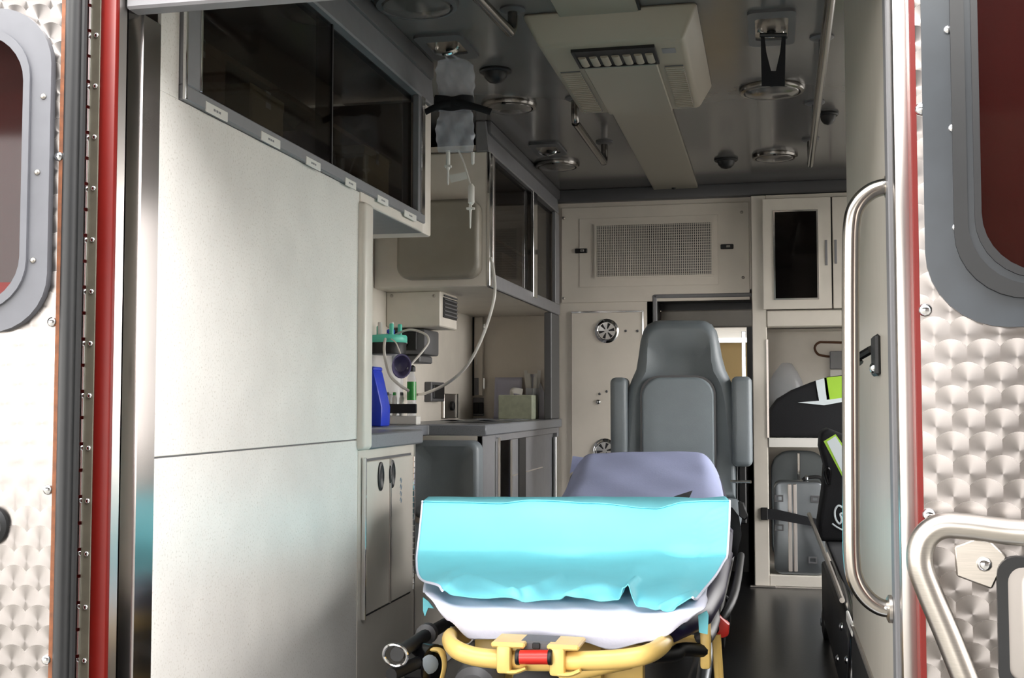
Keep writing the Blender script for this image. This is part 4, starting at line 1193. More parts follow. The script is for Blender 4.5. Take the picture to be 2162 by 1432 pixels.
tube('carry_loop', [PY(Yt - .004, a, b) for a, b in ((1748, 1022), (1742, 1000), (1746, 988), (1752, 996), (1750, 1024))], .006, 'black_gloss', bgp, n=8)

# ================================================================ ATTENDANT CHAIR
YA = 4.80
ax = lambda px, py=850: PY(YA, px, py)
ch = thing('attendant_chair', 'grey vinyl high-back attendant chair with raised armrests', 'chair', (ax(1435).x, YA + .05, 0))
prof = [(675, 1392, 1478), (677, 1380, 1490), (684, 1366, 1502), (697, 1356, 1511), (720, 1350, 1517), (750, 1346, 1522), (780, 1341, 1530), (800, 1332, 1540),
        (820, 1324, 1547), (860, 1318, 1552), (920, 1316, 1554), (985, 1316, 1556), (1060, 1318, 1556)]
right_ = [ax(r_, y_) for y_, l_, r_ in prof]
left_ = [ax(l_, y_) for y_, l_, r_ in prof]
ring_ = right_ + left_[::-1]
bk = cushion('backrest', [p + Vector((0, .10, 0)) for p in ring_], (0, -1, 0), .10, 'vinyl_grey', ch, soft=.045, steps=6)
cin = cushion('centre_panel', [Vector((x, YA - .001, z)) for x, z in rrect(ax(1357, 1000).x, ax(1509, 1000).x, ax(1435, 1060).z, ax(1435, 797).z, .075, 8)], (0, -1, 0), .018, 'vinyl_grey_light', bk, soft=.012)
o_ = rrect(ax(1353, 1000).x, ax(1513, 1000).x, ax(1435, 1064).z, ax(1435, 793).z, .078, 8)
i_ = rrect(ax(1357, 1000).x, ax(1509, 1000).x, ax(1435, 1060).z, ax(1435, 797).z, .075, 8)
ring_prism('piping', [(x, YA - .008, z) for x, z in o_], [(x, YA - .008, z) for x, z in i_], (0, .012, 0), 'dark_trim', bk)
xc = ax(1435).x
box('seat_cushion', xc - .24, xc + .24, YA - .42, YA + .06, .30, .42, 'vinyl_grey', ch, bev=.035, seg=4)
box('seat_pan', xc - .20, xc + .20, YA - .36, YA + .04, .26, .30, 'black', ch, bev=.008)
lathe('pedestal', [(.17, 0), (.17, .012), (.06, .03), (.055, .25), (.10, .26)], (xc, YA - .16, 0), (0, 0, 1), 'black', ch, n=24)
for (a0_, a1_, b0_, b1_) in ((1290, 1325, 797, 975), (1546, 1587, 795, 985)):
    pa, pb_ = ax(a0_, b1_), ax(a1_, b0_)
    ar = box('armrest', pa.x, pb_.x, YA - .03, YA + .09, pa.z, pb_.z, 'vinyl_grey', ch, bev=.022, seg=4)
    xm = (pa.x + pb_.x) / 2
    box('arm_hinge', xm - .014, xm + .014, YA + .01, YA + .06, .32, pa.z + .02, 'black', ar, bev=.004)
tube('recline_lever', [ax(1555, 1015) + Vector((-.02, -.06, 0)), ax(1570, 1014) + Vector((.03, -.10, 0))], .006, 'chrome', ch, n=8, sub=1)

# ================================================================ CEILING
zf = ZC
# central raceway
sx0, sx1 = PZ(zf - .015, 1386, 412).x, PZ(zf - .015, 1478, 412).x
cs_ = thing('ceiling_raceway', 'flat beige raceway cover running along the middle of the ceiling', 'cover', ((sx0 + sx1) / 2, 3.6, zf - .015))
ya0 = PZ(1.70, 1300, 92).y
ya1 = PZ(1.70, 1340, 236).y
box('cover_strip', sx0, sx1, YR + .14, ya0 - .036, zf - .015, zf, 'ceiling_strip', cs_, bev=.002)
box('cover_strip', sx0, sx1, ya1 + .036, YB - .05, zf - .015, zf, 'ceiling_strip', cs_, bev=.002)
box('cover_joint', sx0 - .001, sx1 + .001, 2.63, 2.634, zf - .0162, zf - .014, 'dark_trim', cs_, bev=0)
box('edge_gap', sx1, sx1 + .006, YR + .14, ya0 - .038, zf - .012, zf, 'black', cs_, bev=0)
p = PZ(zf - .015, 1428, 410)
bolt('screw', (p.x, YB - .08, zf - .015), (0, 0, -1), .009, 'black', cs_)
# air-conditioning housing
zl = 1.70
pA, pB = PZ(zl, 1128, 100), PZ(zl, 1478, 88)
pC, pD = PZ(zl, 1195, 232), PZ(zl, 1470, 222)
xm0, xm1 = min(pA.x, pC.x), max(pB.x, pD.x)
ac = thing('air_unit', 'beige ceiling air unit with black louvred outlet and side grilles', 'air conditioner', ((xm0 + xm1) / 2, (ya0 + ya1) / 2, zl))
hull_box('housing', [(xm0 + .04, ya0, zl), (xm1 - .04, ya0, zl), (xm1 - .04, ya1, zl), (xm0 + .04, ya1, zl),
                     (xm0, ya0 - .04, zf), (xm1, ya0 - .04, zf), (xm1, ya1 + .04, zf), (xm0, ya1 + .04, zf)], 'vent_plastic', ac, bev=.012, seg=3)
v0_, v1_ = PZ(zl - .012, 1212, 120).x, PZ(zl - .012, 1380, 112).x
vy0 = ya0 + .03; vy1 = PZ(zl, 1300, 134).y
lou = box('outlet', v0_, v1_, vy0, vy1, zl - .004, zl + .004, 'black', ac, bev=.001)
step = (v1_ - v0_) / 7
fl = tube('louvre_blade', [Vector((v0_ + step / 2, vy0 + .055, zl - .006)), Vector((v0_ + step / 2, vy1 - .012, zl - .006))], step * .36, 'vent_plastic', lou, n=12, sub=1, ry=.004, up=(0, 0, 1))
for k in range(1, 7): copy_at(fl, (step * k, 0, 0))
fr_ = [(v0_ - .005, vy0 - .004), (v1_ + .005, vy0 - .004), (v1_ + .005, vy1 + .004), (v0_ - .005, vy1 + .004)]
fi_ = [(v0_ + .002, vy0 + .003), (v1_ - .002, vy0 + .003), (v1_ - .002, vy1 - .003), (v0_ + .002, vy1 - .003)]
ring_prism('outlet_frame', [(x, y, zl - .008) for x, y in fr_], [(x, y, zl - .008) for x, y in fi_], (0, 0, .01), 'black', lou)
cpan = box('centre_cover', v0_ + .004, v1_ - .002, vy1 + .01, ya1 - .01, zl - .008, zl + .002, 'ceiling_strip', ac, bev=.003)
for (s0_, s1_) in ((xm0 + .055, v0_ - .012), (v1_ + .014, xm1 - .055)):
    gr_ = box('side_grille', s0_, s1_, vy1 + .05, ya1 - .03, zl - .003, zl + .002, 'dark_trim', ac, bev=.001)
    sl = box('grille_slat', s0_, s1_, vy1 + .052, vy1 + .062, zl - .007, zl - .002, 'vent_plastic', gr_, bev=.001)
    nn = int((ya1 - .03 - vy1 - .062) / .02)
    for k in range(1, nn): copy_at(sl, (0, .02 * k, 0))
box('rating_label', PZ(zl, 1397, 104).x, PZ(zl, 1426, 104).x, PZ(zl, 1410, 104).y - .01, PZ(zl, 1410, 104).y + .03, zl - .0015, zl + .001, 'grey_trim', ac, bev=0)
# round dome lights
def dome_light(px, py, wpx, lb, lensm='lens', rim='dome_rim'):
    c = PZ(zf - .006, px, py)
    r = wpx / 2 * scale_at(c)
    t = thing('dome_light', lb, 'ceiling light', (c.x, c.y, zf), group='round ceiling lights')
    lathe('rim', [(r, 0), (r, .006), (r * .96, .014), (r * .86, .016), (r * .84, .010), (.001, .010)], (c.x, c.y, zf), (0, 0, -1), rim, t, n=36)
    lathe('lens', [(r * .84, 0), (r * .8, .008), (r * .6, .014), (r * .3, .017), (.001, .018)], (c.x, c.y, zf - .009), (0, 0, -1), lensm, t, n=32)
    lathe('switch', [(.007, 0), (.007, .006), (.001, .007)], (c.x, c.y - r * .9, zf - .014), (0, 0, -1), 'black', t, n=10)
    return c, r
dome_light(880, 8, 178, 'large round dome light above the first overhead cabinet', 'lens', 'dark_trim')
dome_light(1075, 224, 118, 'round chrome dome light beyond the hanging fluid bag')
dome_light(1176, 349, 96, 'round chrome dome light near the bulkhead beside the small ceiling plate')
dome_light(1630, 190, 138, 'round chrome dome light under the black hanging strap')
dome_light(1636, 330, 95, 'round chrome dome light near the corner cabinet')
for (px_, py_, wpx, lb) in ((1046, 155, 68, 'black ceiling speaker dome beside the fluid bag plate'), (1533, 341, 50, 'black ceiling speaker dome between raceway and corner cabinet'),
                            (1748, 245, 44, 'black ceiling speaker dome beside the long grab rail')):
    c = PZ(zf - .01, px_, py_)
    r = wpx / 2 * scale_at(c)
    t = thing('ceiling_speaker', lb, 'speaker', (c.x, c.y, zf), group='black ceiling domes')
    lathe('bezel', [(r, 0), (r, .006), (r * .9, .010), (.001, .010)], (c.x, c.y, zf), (0, 0, -1), 'rubber', t, n=28)
    lathe('dome', [(r * .75, 0), (r * .66, .016), (r * .4, .028), (.001, .033)], (c.x, c.y, zf - .008), (0, 0, -1), 'black', t, n=24)
# fluid-bag hanger plates
def hanger(px0, px1, py0, py1, lb):
    a = PZ(zf - .004, (px0 + px1) / 2, py0)
    b = PZ(zf - .004, (px0 + px1) / 2, py1)
    hw = (px1 - px0) / 2 * scale_at((a + b) / 2) * .92
    xc_ = (a.x + b.x) / 2
    y0_, y1_ = min(a.y, b.y), max(a.y, b.y)
    t = thing('hanger_plate', lb, 'hook plate', (xc_, (y0_ + y1_) / 2, zf), group='ceiling hanger plates')
    fo = rrect(xc_ - hw, xc_ + hw, y0_, y1_, .02, 4)
    ring_prism('plate_frame', [(x, y, zf) for x, y in fo], [(x, y, zf) for x, y in rrect(xc_ - hw * .7, xc_ + hw * .7, y0_ + .05, y1_ - .05, .015, 4)], (0, 0, -.008), 'dark_trim', t)
    extrude_poly('plate_cup', [(x, y, zf) for x, y in rrect(xc_ - hw * .72, xc_ + hw * .72, y0_ + .045, y1_ - .045, .015, 4)], (0, 0, -.003), 'brushed', t)
    ym_ = (y0_ + y1_) / 2
    tube('hook', [Vector((xc_ - .03, ym_, zf - .003)), Vector((xc_ - .028, ym_ - .01, zf - .018)), Vector((xc_, ym_ - .015, zf - .028)), Vector((xc_ + .028, ym_ - .01, zf - .018)), Vector((xc_ + .03, ym_, zf - .003))], .006, 'chrome', t, n=8)
    lathe('hook_pivot', [(.012, 0), (.012, .012), (.006, .015)], (xc_, ym_ + .03, zf - .003), (0, 0, -1), 'black', t, n=12)
    return xc_, ym_
hx1, hy1 = hanger(888, 1000, 72, 125, 'steel hanger plate holding the clear fluid bag')
hx2, hy2 = hanger(1576, 1682, 22, 94, 'steel hanger plate holding the black strap')
hanger(1122, 1192, 302, 328, 'small hanger plate near the bulkhead light')
# black strap hanging from the right plate
hs = thing('hanging_strap', 'black webbing strap hanging in a V from the ceiling plate', 'strap', (hx2, hy2, zf - .1))
Ys_ = hy2 - .02
def Q(a, b): return PY(Ys_, a, b)
dl_ = Vector((hx2, Ys_, zf - .028)) - EYE
ys0 = CY - F * dl_.dot(UPV) / dl_.dot(FWD)     # height of the hook's bend in the frame
extrude_poly('webbing', [Q(1606, ys0), Q(1614, ys0), Q(1618, 110), Q(1628, 150), Q(1638, 150), Q(1647, 110), Q(1651, ys0), Q(1659, ys0), Q(1657, 182), Q(1608, 182)], (0, .004, 0), 'black_fabric', hs)
tube('loop_bar', [Q(1604, ys0), Q(1661, ys0)], .006, 'black', hs, n=8, sub=1)
# grab rails
def railing(name, lb, pts_px, ends, zr=1.715):
    P0 = [PZ(zr, *q) for q in pts_px]
    t = thing(name, lb, 'grab rail', (P0[0].x, P0[0].y, zf), group='ceiling grab rails')
    a, b = P0[0], P0[-1]
    d = (b - a).normalized()
    path = [Vector((a.x, a.y, zf - .002)), Vector((a.x, a.y, zr + .02)), a + d * .02, a + d * .06] + P0[1:-1] + [b - d * .06, b - d * .02, Vector((b.x, b.y, zr + .02)), Vector((b.x, b.y, zf - .002))]
    tube('rail', path, .0125, 'dome_rim', t, n=12, sub=4)
    for e in ends:
        q = a + (b - a) * e
        lathe('flange', [(.032, 0), (.032, .005), (.022, .010), (.018, .010)], (q.x, q.y, zf), (0, 0, -1), 'dark_trim', t, n=18)
        if 0 < e < 1: tube('stand_off', [Vector((q.x, q.y, zf - .002)), Vector((q.x, q.y, zr))], .009, 'dark_trim', t, n=8, sub=1)
    return t
railing('grab_rail', 'short steel ceiling grab rail above the hanging fluid bag', [(975, -40), (1082, 72)], (0, 1))
railing('grab_rail', 'curved steel ceiling grab rail beside the air unit', [(1214, 258), (1276, 344)], (0, 1), 1.70)
railing('grab_rail', 'long steel ceiling grab rail running towards the corner cabinet', [(1760, -60), (1712, 338)], (0, .36, .72, 1), 1.70)

# ---- clear fluid bag in its strap
Yi = hy1 - .01
I = lambda a, b: PY(Yi, a, b)
iv = thing('fluid_bag', 'clear fluid bag strapped below the ceiling hanger plate', 'fluid bag', (hx1, Yi, I(960, 320).z))
def bagshape(rows, name, m_, seed, yoff=0):
    rr = random.Random(seed)
    ph = [rr.uniform(0, 6.28) for _ in range(6)]
    rings = []
    fine = []
    for A_, B_ in zip(rows, rows[1:]):
        for k in range(4): fine.append([A_[i] + (B_[i] - A_[i]) * k / 4 for i in range(4)])
    fine.append(list(rows[-1]))
    for (y_, l_, r_, th_) in fine:
        rg = []
        for k in range(44):
            a = 2 * math.pi * k / 44
            cxp = (l_ + r_) / 2 + (r_ - l_) / 2 * math.cos(a)
            q = cxp * .16 + .5 * math.sin(y_ * .05)
            wr_ = .0035 * math.sin(q + y_ * .09 + ph[0]) + .003 * math.sin(q * 1.9 - y_ * .13 + ph[1]) + .002 * math.sin(q * 3.7 + y_ * .31 + ph[2])
            p = I(cxp + 1.5 * math.sin(y_ * .3 + ph[3]), y_)
            p.y += th_ * math.sin(a) + yoff + wr_ * min(1, th_ / .012)
            rg.append(p)
        rings.append(rg)
    return loft(name, rings, m_, iv, smooth=True)
bagshape([(124, 940, 980, .005), (130, 927, 993, .014), (138, 922, 998, .022), (150, 920, 1002, .026), (180, 923, 1002, .024), (205, 928, 999, .018),
          (225, 930, 996, .012), (240, 926, 998, .018), (262, 922, 1000, .024), (285, 920, 1002, .022), (305, 922, 1000, .016), (322, 926, 998, .004)], 'bag_film', 'iv_plastic', 3)
sb_ = tube('bag_strap', [I(925, 222) + Vector((0, -.03, 0)), I(945, 224) + Vector((0, -.036, 0)), I(962, 226) + Vector((0, -.036, 0)), I(985, 222) + Vector((0, -.036, 0)), I(1000, 220) + Vector((0, -.01, 0)),
                         I(985, 216) + Vector((0, .03, 0)), I(940, 216) + Vector((0, .03, 0)), I(922, 218) + Vector((0, .01, 0))], .003, 'black_fabric', iv, n=8, closed=True, ry=.020, up=(0, 0, 1))
tube('strap_tail', [I(960, 226) + Vector((0, -.040, 0)), I(935, 232) + Vector((0, -.045, 0)), I(907, 244) + Vector((0, -.04, 0))], .003, 'black_fabric', iv, n=8, ry=.010, up=(0, .2, 1))
tube('strap_tail', [I(970, 222) + Vector((0, -.040, 0)), I(1010, 234) + Vector((0, -.045, 0)), I(1044, 244) + Vector((0, -.04, 0))], .003, 'black_fabric', iv, n=8, ry=.010, up=(0, .2, 1))
tube('hang_loop', [I(945, 127), Vector((hx1, hy1 - .013, zf - .024)), I(975, 127)], .003, 'iv_plastic', iv, n=6)
lathe('spike_port', [(.006, 0), (.006, .05), (.003, .055), (.003, .09), (.001, .095)], I(946, 318), (0, 0, -1), 'white_plastic', iv, n=10)
box('port_cross', I(939, 352).x, I(953, 352).x, Yi - .006, Yi + .006, I(946, 354).z, I(946, 349).z, 'white_plastic', iv, bev=.001)
lathe('spike_port', [(.005, 0), (.005, .03), (.001, .034)], I(998, 322), (0, 0, -1), 'white_plastic', iv, n=10)
tube('drip_line', [I(968, 318), I(978, 340), I(988, 372), I(995, 395)], .0022, 'tube_clear', iv, n=6)
lathe('drip_chamber', [(.003, 0), (.009, .008), (.009, .052), (.004, .058)], I(995, 388), (0, 0, -1), 'white_plastic', iv, n=12)
lathe('line_spike', [(.004, 0), (.005, .012), (.003, .02), (.002, .062), (.0005, .066)], I(993, 432), (0, 0, -1), 'white_plastic', iv, n=10)
box('spike_wing', I(985, 440).x, I(1002, 440).x, Yi - .005, Yi + .005, I(993, 443).z, I(993, 438).z, 'white_plastic', iv, bev=.001)
extrude_poly('paper_tag', [I(948, 370), I(988, 362), I(986, 378), I(952, 386)], (0, .001, 0), 'white_plastic', iv)

# ================================================================ AMBULANCE COT
XCo = PY(2.2, 1195, 1380).x
ZM = 0.45
co_ = thing('ambulance_cot', 'yellow-framed wheeled ambulance cot under white and blue sheets', 'cot', (XCo, 3.0, 0))
cy = lambda Y, a, b: PY(Y, a, b)
# mattress: foot end tapers
def ring_at(Y, hw, z0, z1):
    return [Vector((XCo + u, Y, z)) for u, z in rrect(-hw, hw, z0, z1, min(.03, (z1 - z0) * .45), 3)]
loft('mattress', [ring_at(2.225, .19, .37, .395), ring_at(2.25, .21, .35, .405), ring_at(2.40, .26, .35, .41), ring_at(2.66, .275, .35, .42), ring_at(3.30, .275, .37, .46)], 'vinyl_navy', co_)
# backrest pad, raised
a0 = Vector((0, 3.32, .47)); a1 = Vector((0, 3.80, PY(3.80, 1360, 976).z))
def br_ring(t, hw, th_):
    c = a0 + (a1 - a0) * t
    nrm = Vector((0, -(a1 - a0).z, (a1 - a0).y)).normalized()
    return [Vector((PY(c.y, 1360, 1000).x + u, c.y, c.z)) + nrm * (v - .016) for u, v in rrect(-hw, hw, -th_, 0, min(.03, th_ * .45), 3)]
bp2 = loft('backrest_pad', [br_ring(-.1, .25, .07), br_ring(.5, .25, .07), br_ring(.9, .24, .07), br_ring(1.0, .20, .06)], 'vinyl_navy', co_)
xh = PY(3.86, 1365, 962).x
zh_ = PY(3.86, 1365, 964).z
tube('head_bar', [Vector((xh - .14, 3.86, zh_ - .10)), Vector((xh - .14, 3.86, zh_ - .02)), Vector((xh - .12, 3.86, zh_)), Vector((xh + .12, 3.86, zh_)), Vector((xh + .14, 3.86, zh_ - .02)), Vector((xh + .14, 3.86, zh_ - .10))], .011, 'black', bp2, n=10, sub=4)
# frame
zr_ = .325
for s in (-1, 1):
    tube('side_rail', [Vector((XCo + s * .235, 2.44, zr_)), Vector((XCo + s * .25, 2.6, zr_ + .01)), Vector((XCo + s * .25, 4.0, zr_ + .02))], .017, 'dark_trim', co_, n=12)
    tube('lower_rail', [Vector((XCo + s * .20, 2.32, .17)), Vector((XCo + s * .21, 4.0, .17))], .018, 'dark_trim', co_, n=12, sub=1)
    tube('cross_leg', [Vector((XCo + s * .225, 2.42, .16)), Vector((XCo + s * .232, 3.7, .35))], .016, 'aluminium', co_, n=10, sub=1)
    tube('cross_leg', [Vector((XCo + s * .20, 2.5, .35)), Vector((XCo + s * .20, 3.8, .16))], .016, 'aluminium', co_, n=10, sub=1)
    for Yw in (2.36, 3.95):
        wx = XCo + s * .21
        wl_ = lathe('wheel', [(.045, 0), (.072, .004), (.076, .012), (.076, .022), (.072, .030), (.045, .034)], (wx - .017, Yw, .076), (1, 0, 0), 'rubber', co_, n=28)
        lathe('hub', [(.04, 0), (.03, .044), (.012, .05)], (wx - .022, Yw, .076), (1, 0, 0), 'aluminium', wl_, n=18)
        tube('caster_fork', [Vector((wx - .026, Yw, .076)), Vector((wx - .026, Yw - .01, .158)), Vector((wx, Yw - .01, .172)), Vector((wx + .026, Yw - .01, .158)), Vector((wx + .026, Yw, .076))], .007, 'black', wl_, n=8)
for Yx in (2.45, 3.2, 3.95):
    tube('cross_bar', [Vector((XCo - .21, Yx, .17)), Vector((XCo + .21, Yx, .17))], .016, 'yellow', co_, n=10, sub=1)
# foot loop
L = lambda a, b, Y=2.12: PY(Y, a, b)
loop = [L(985, 1340, 2.32), L(958, 1343, 2.24), L(948, 1352, 2.17), L(962, 1371, 2.125), L(1000, 1386), L(1060, 1393), L(1140, 1397, 2.115), L(1230, 1396, 2.115), L(1310, 1392), L(1362, 1383, 2.13), L(1395, 1366, 2.19), L(1412, 1345, 2.28)]
fl_ = tube('foot_bar', loop, .0135, 'yellow', co_, n=14, sub=6, ry=.0175, up=(0, 0, 1))
for (cx0, cx1, sgn) in ((1050, 1096, 1), (1168, 1210, -1)):
    xa_, xb_ = L(cx0, 1390, 2.10).x, L(cx1, 1390, 2.10).x
    cl = box('clamp', xa_ if sgn > 0 else xa_ - .006, (xa_ + .026) if sgn > 0 else xa_ + .022, 2.088, 2.112, L(1080, 1422, 2.1).z, L(1080, 1362, 2.1).z, 'yellow', co_, bev=.006, seg=2)
    zc_ = L(1080, 1360, 2.1).z
    box('clamp_plate', xa_ - .010, xb_ + .012, 2.09, 2.172, zc_ - .006, zc_ + .004, 'yellow', cl, bev=.003)
    tube('clamp_hook', [Vector((xa_ + .02 if sgn > 0 else xa_ + .01, 2.095, L(1080, 1418, 2.1).z)), Vector((xb_ - .004, 2.095, L(1080, 1417, 2.1).z)), Vector((xb_ + .014, 2.095, L(1080, 1408, 2.1).z))], .004, 'yellow', cl, n=8, ry=.009, up=(0, 1, 0))
tube('release_grip', [L(1094, 1388, 2.09), L(1162, 1388, 2.09)], .0128, 'red_plastic', co_, n=16, sub=1)
for q in (1094, 1162):
    lathe('grip_collar', [(.0125, 0), (.0140, .002), (.0140, .006), (.0125, .008)], L(q, 1388, 2.09) - Vector((.004, 0, 0)), (1, 0, 0), 'black', co_, n=16)
box('grip_mount', L(1098, 1370, 2.12).x, L(1178, 1370, 2.12).x, 2.11, 2.172, L(1130, 1374, 2.12).z, L(1130, 1352, 2.12).z, 'dark_trim', co_, bev=.004)
box('mount_slot', L(1124, 1368, 2.108).x, L(1140, 1368, 2.108).x, 2.106, 2.115, L(1130, 1370, 2.108).z, L(1130, 1358, 2.108).z, 'black', co_, bev=.001)
# under-frame seen below the foot bar
for q in (1030, 1110, 1240):
    p0 = L(q, 1405, 2.30)
    box('frame_slat', p0.x - .028, p0.x + .028, 2.30, 2.34, .255, .335, 'yellow', co_, bev=.006, seg=2)
box('cross_beam', XCo - .15, XCo + .13, 2.335, 2.37, .24, .33, 'yellow', co_, bev=.008, seg=2)
tube('brace', [L(1180, 1432, 2.2), L(1270, 1412, 2.22), L(1330, 1400, 2.26)], .012, 'yellow', co_, n=10)
lathe('motor_cover', [(.05, 0), (.056, .03), (.05, .10), (.03, .13)], (L(1130, 1432, 2.2).x, 2.29, .27), (0, -1, -.25), 'dark_trim', co_, n=22)
lathe('motor_cover', [(.04, 0), (.046, .03), (.042, .09), (.03, .10)], (L(1010, 1428, 2.25).x, 2.31, .275), (0, -1, -.2), 'dark_trim', co_, n=22)
# left lifting arm and pivot
tube('lift_arm', [L(940, 1318, 2.52), L(905, 1338, 2.36), L(868, 1362, 2.2), L(838, 1382, 2.06)], .013, 'black', co_, n=12)
lathe('arm_collar', [(.014, 0), (.021, .004), (.021, .030), (.014, .034)], L(905, 1336, 2.36), L(868, 1362, 2.2) - L(905, 1336, 2.36), 'dark_trim', co_, n=18)
p = L(835, 1384, 2.05)
tube('arm_ring', [p + Vector((.022 * math.cos(a), -.006 * math.sin(a), .020 * math.sin(a))) for a in [k * math.pi / 4 for k in range(8)]], .0032, 'chrome', co_, n=8, closed=True, sub=3)
tube('wheel_guard', [L(880, 1372, 2.25), L(922, 1372, 2.22), L(935, 1385, 2.2), L(938, 1410, 2.2), L(928, 1450, 2.2)], .004, 'yellow', co_, n=8, ry=.011, up=(0, 1, 0))
lathe('pivot_drum', [(.03, 0), (.042, .006), (.042, .05), (.03, .056)], L(895, 1402, 2.25) + Vector((-.02, 0, 0)), (1, -.4, 0), 'black_gloss', co_, n=22)
lathe('pivot_cap', [(.018, 0), (.018, .006), (.010, .010)], L(908, 1400, 2.22) + Vector((.0, -.01, 0)), (.6, -1, 0), 'vinyl_grey', co_, n=16)
tube('lock_bar', [L(826, 1425, 2.1), L(880, 1400, 2.2), L(930, 1375, 2.35)], .012, 'black', co_, n=10)
# right-hand side rail parts
box('rail_post', L(1478, 1360, 2.4).x, L(1500, 1360, 2.4).x, 2.39, 2.43, L(1480, 1412, 2.4).z, L(1480, 1310, 2.4).z, 'yellow', co_, bev=.006, seg=2)
tube('rail_handle', [L(1380, 1385, 2.3), L(1425, 1382, 2.34), L(1440, 1372, 2.36), L(1485, 1374, 2.4)], .014, 'black', co_, n=10)
tube('guard_rail', [L(1508, 1330, 2.6), Vector((XCo + .29, 2.75, .36)), Vector((XCo + .29, 3.5, .36))], .010, 'black', co_, n=10)
tube('guard_post', [L(1512, 1340, 2.6), L(1518, 1432, 2.6)], .010, 'yellow', co_, n=8, sub=1)
tube('guard_rail', [Vector((XCo - .33, 2.62, .30)), Vector((XCo - .34, 2.8, .40)), Vector((XCo - .34, 3.5, .40))], .012, 'black', co_, n=10)
p = L(1520, 1324, 2.62)
extrude_poly('release_pedal', [L(1500, 1308, 2.6), L(1520, 1302, 2.6), L(1540, 1320, 2.6), L(1538, 1345, 2.6), L(1522, 1350, 2.6), L(1505, 1330, 2.6)], (0, .03, 0), 'red_plastic', co_, bev=.006, seg=2)

# ---- sheets
def noise2(u, v, s):
    return (math.sin(u * 11.3 + s) * math.cos(v * 7.1 + s * 2) + .6 * math.sin(u * 23.7 + v * 13 + s * 3) + .4 * math.sin(u * 41 - v * 19 + s)) / 2
def interp(tab, u):
    for (a, ya_), (b, yb_) in zip(tab, tab[1:]):
        if u <= b:
            t_ = (u - a) / (b - a)
            t_ = t_ * t_ * (3 - 2 * t_)
            return ya_ + (yb_ - ya_) * t_
    return tab[-1][1]
# each row: (Y, left px, right px, table of py across u)
white_rows = [(2.62, 900, 1500, [(0, 1206), (1, 1210)]),
              (2.40, 893, 1492, [(0, 1246), (.1, 1244), (.5, 1242), (.9, 1246), (1, 1252)]),
              (2.28, 897, 1494, [(0, 1252), (.08, 1262), (.4, 1264), (.68, 1268), (1, 1266)]),
              (2.235, 900, 1493, [(0, 1256), (.1, 1274), (.3, 1276), (.68, 1280), (.8, 1288), (1, 1272)]),
              (2.205, 912, 1488, [(0, 1268), (.15, 1296), (.4, 1300), (.7, 1306), (1, 1284)]),
              (2.195, 928, 1470, [(0, 1290), (.12, 1322), (.3, 1326), (.7, 1340), (1, 1296)]),
              (2.20, 945, 1450, [(0, 1312), (.10, 1350), (.35, 1343), (.5, 1350), (.68, 1370), (.86, 1354), (.90, 1346), (1, 1312)])]
def rows_fn(rows, amp, seed, ypush=0):
    def fn(u, v):
        k = v * (len(rows) - 1)
        i = min(int(k), len(rows) - 2)
        t_ = k - i
        def at(r):
            Y, l, rr_, tab = r
            return PY(Y, l + (rr_ - l) * u, interp(tab, u))
        p0, p1, p2, p3 = (at(rows[max(0, min(len(rows) - 1, j))]) for j in (i - 1, i, i + 1, i + 2))
        p = 0.5 * ((2 * p1) + (p2 - p0) * t_ + (2 * p0 - 5 * p1 + 4 * p2 - p3) * t_ * t_ + (3 * p1 - p0 - 3 * p2 + p3) * t_ ** 3)
        e = noise2(u * 1.0, v, seed) * amp(u, v)
        return p + Vector((0, -e * .6, e))
    return fn
wsht = grid('bed_sheet', rows_fn(white_rows, lambda u, v: .0035 * v, 2.1), 90, 48, 'white_sheet', thick=.002)
tag(wsht, 'white fitted sheet hanging over the foot of the cot mattress', 'sheet')
blue_rows = [(3.00, 905, 1530, [(0, 1050), (1, 1050)]),
             (2.80, 894, 1539, [(0, 1059), (.25, 1062), (.35, 1057), (.55, 1062), (.76, 1072), (.85, 1058), (1, 1058)]),
             (2.785, 893, 1540, [(0, 1062), (.25, 1065), (.35, 1059), (.55, 1065), (.76, 1076), (.85, 1061), (1, 1062)]),
             (2.755, 889, 1539, [(0, 1102), (.5, 1104), (1, 1104)]),
             (2.72, 884, 1536, [(0, 1150), (.5, 1152), (1, 1150)]),
             (2.70, 882, 1534, [(0, 1168), (.3, 1170), (.5, 1178), (.6, 1172), (.75, 1168), (.85, 1180), (1, 1174)]),
             (2.64, 881, 1528, [(0, 1184), (.5, 1188), (1, 1186)]),
             (2.50, 884, 1510, [(0, 1212), (.3, 1206), (.6, 1208), (1, 1216)]),
             (2.36, 900, 1482, [(0, 1232), (.1, 1224), (.5, 1226), (.9, 1232), (1, 1248)]),
             (2.24, 928, 1468, [(0, 1246), (.1, 1244), (.5, 1246), (.72, 1248), (.74, 1234), (.78, 1256), (1, 1266)]),
             (2.20, 938, 1462, [(0, 1260), (.15, 1262), (.4, 1266), (.7, 1268), (.735, 1240), (.78, 1280), (.88, 1290), (1, 1274)])]
def blue_amp(u, v):
    a = .0012
    if v > .5: a += .011 * min(1, (v - .5) / .35) * (.6 + .4 * math.sin(u * 17 + v * 9))
    if u > .8 and v < .5: a += .003
    return a
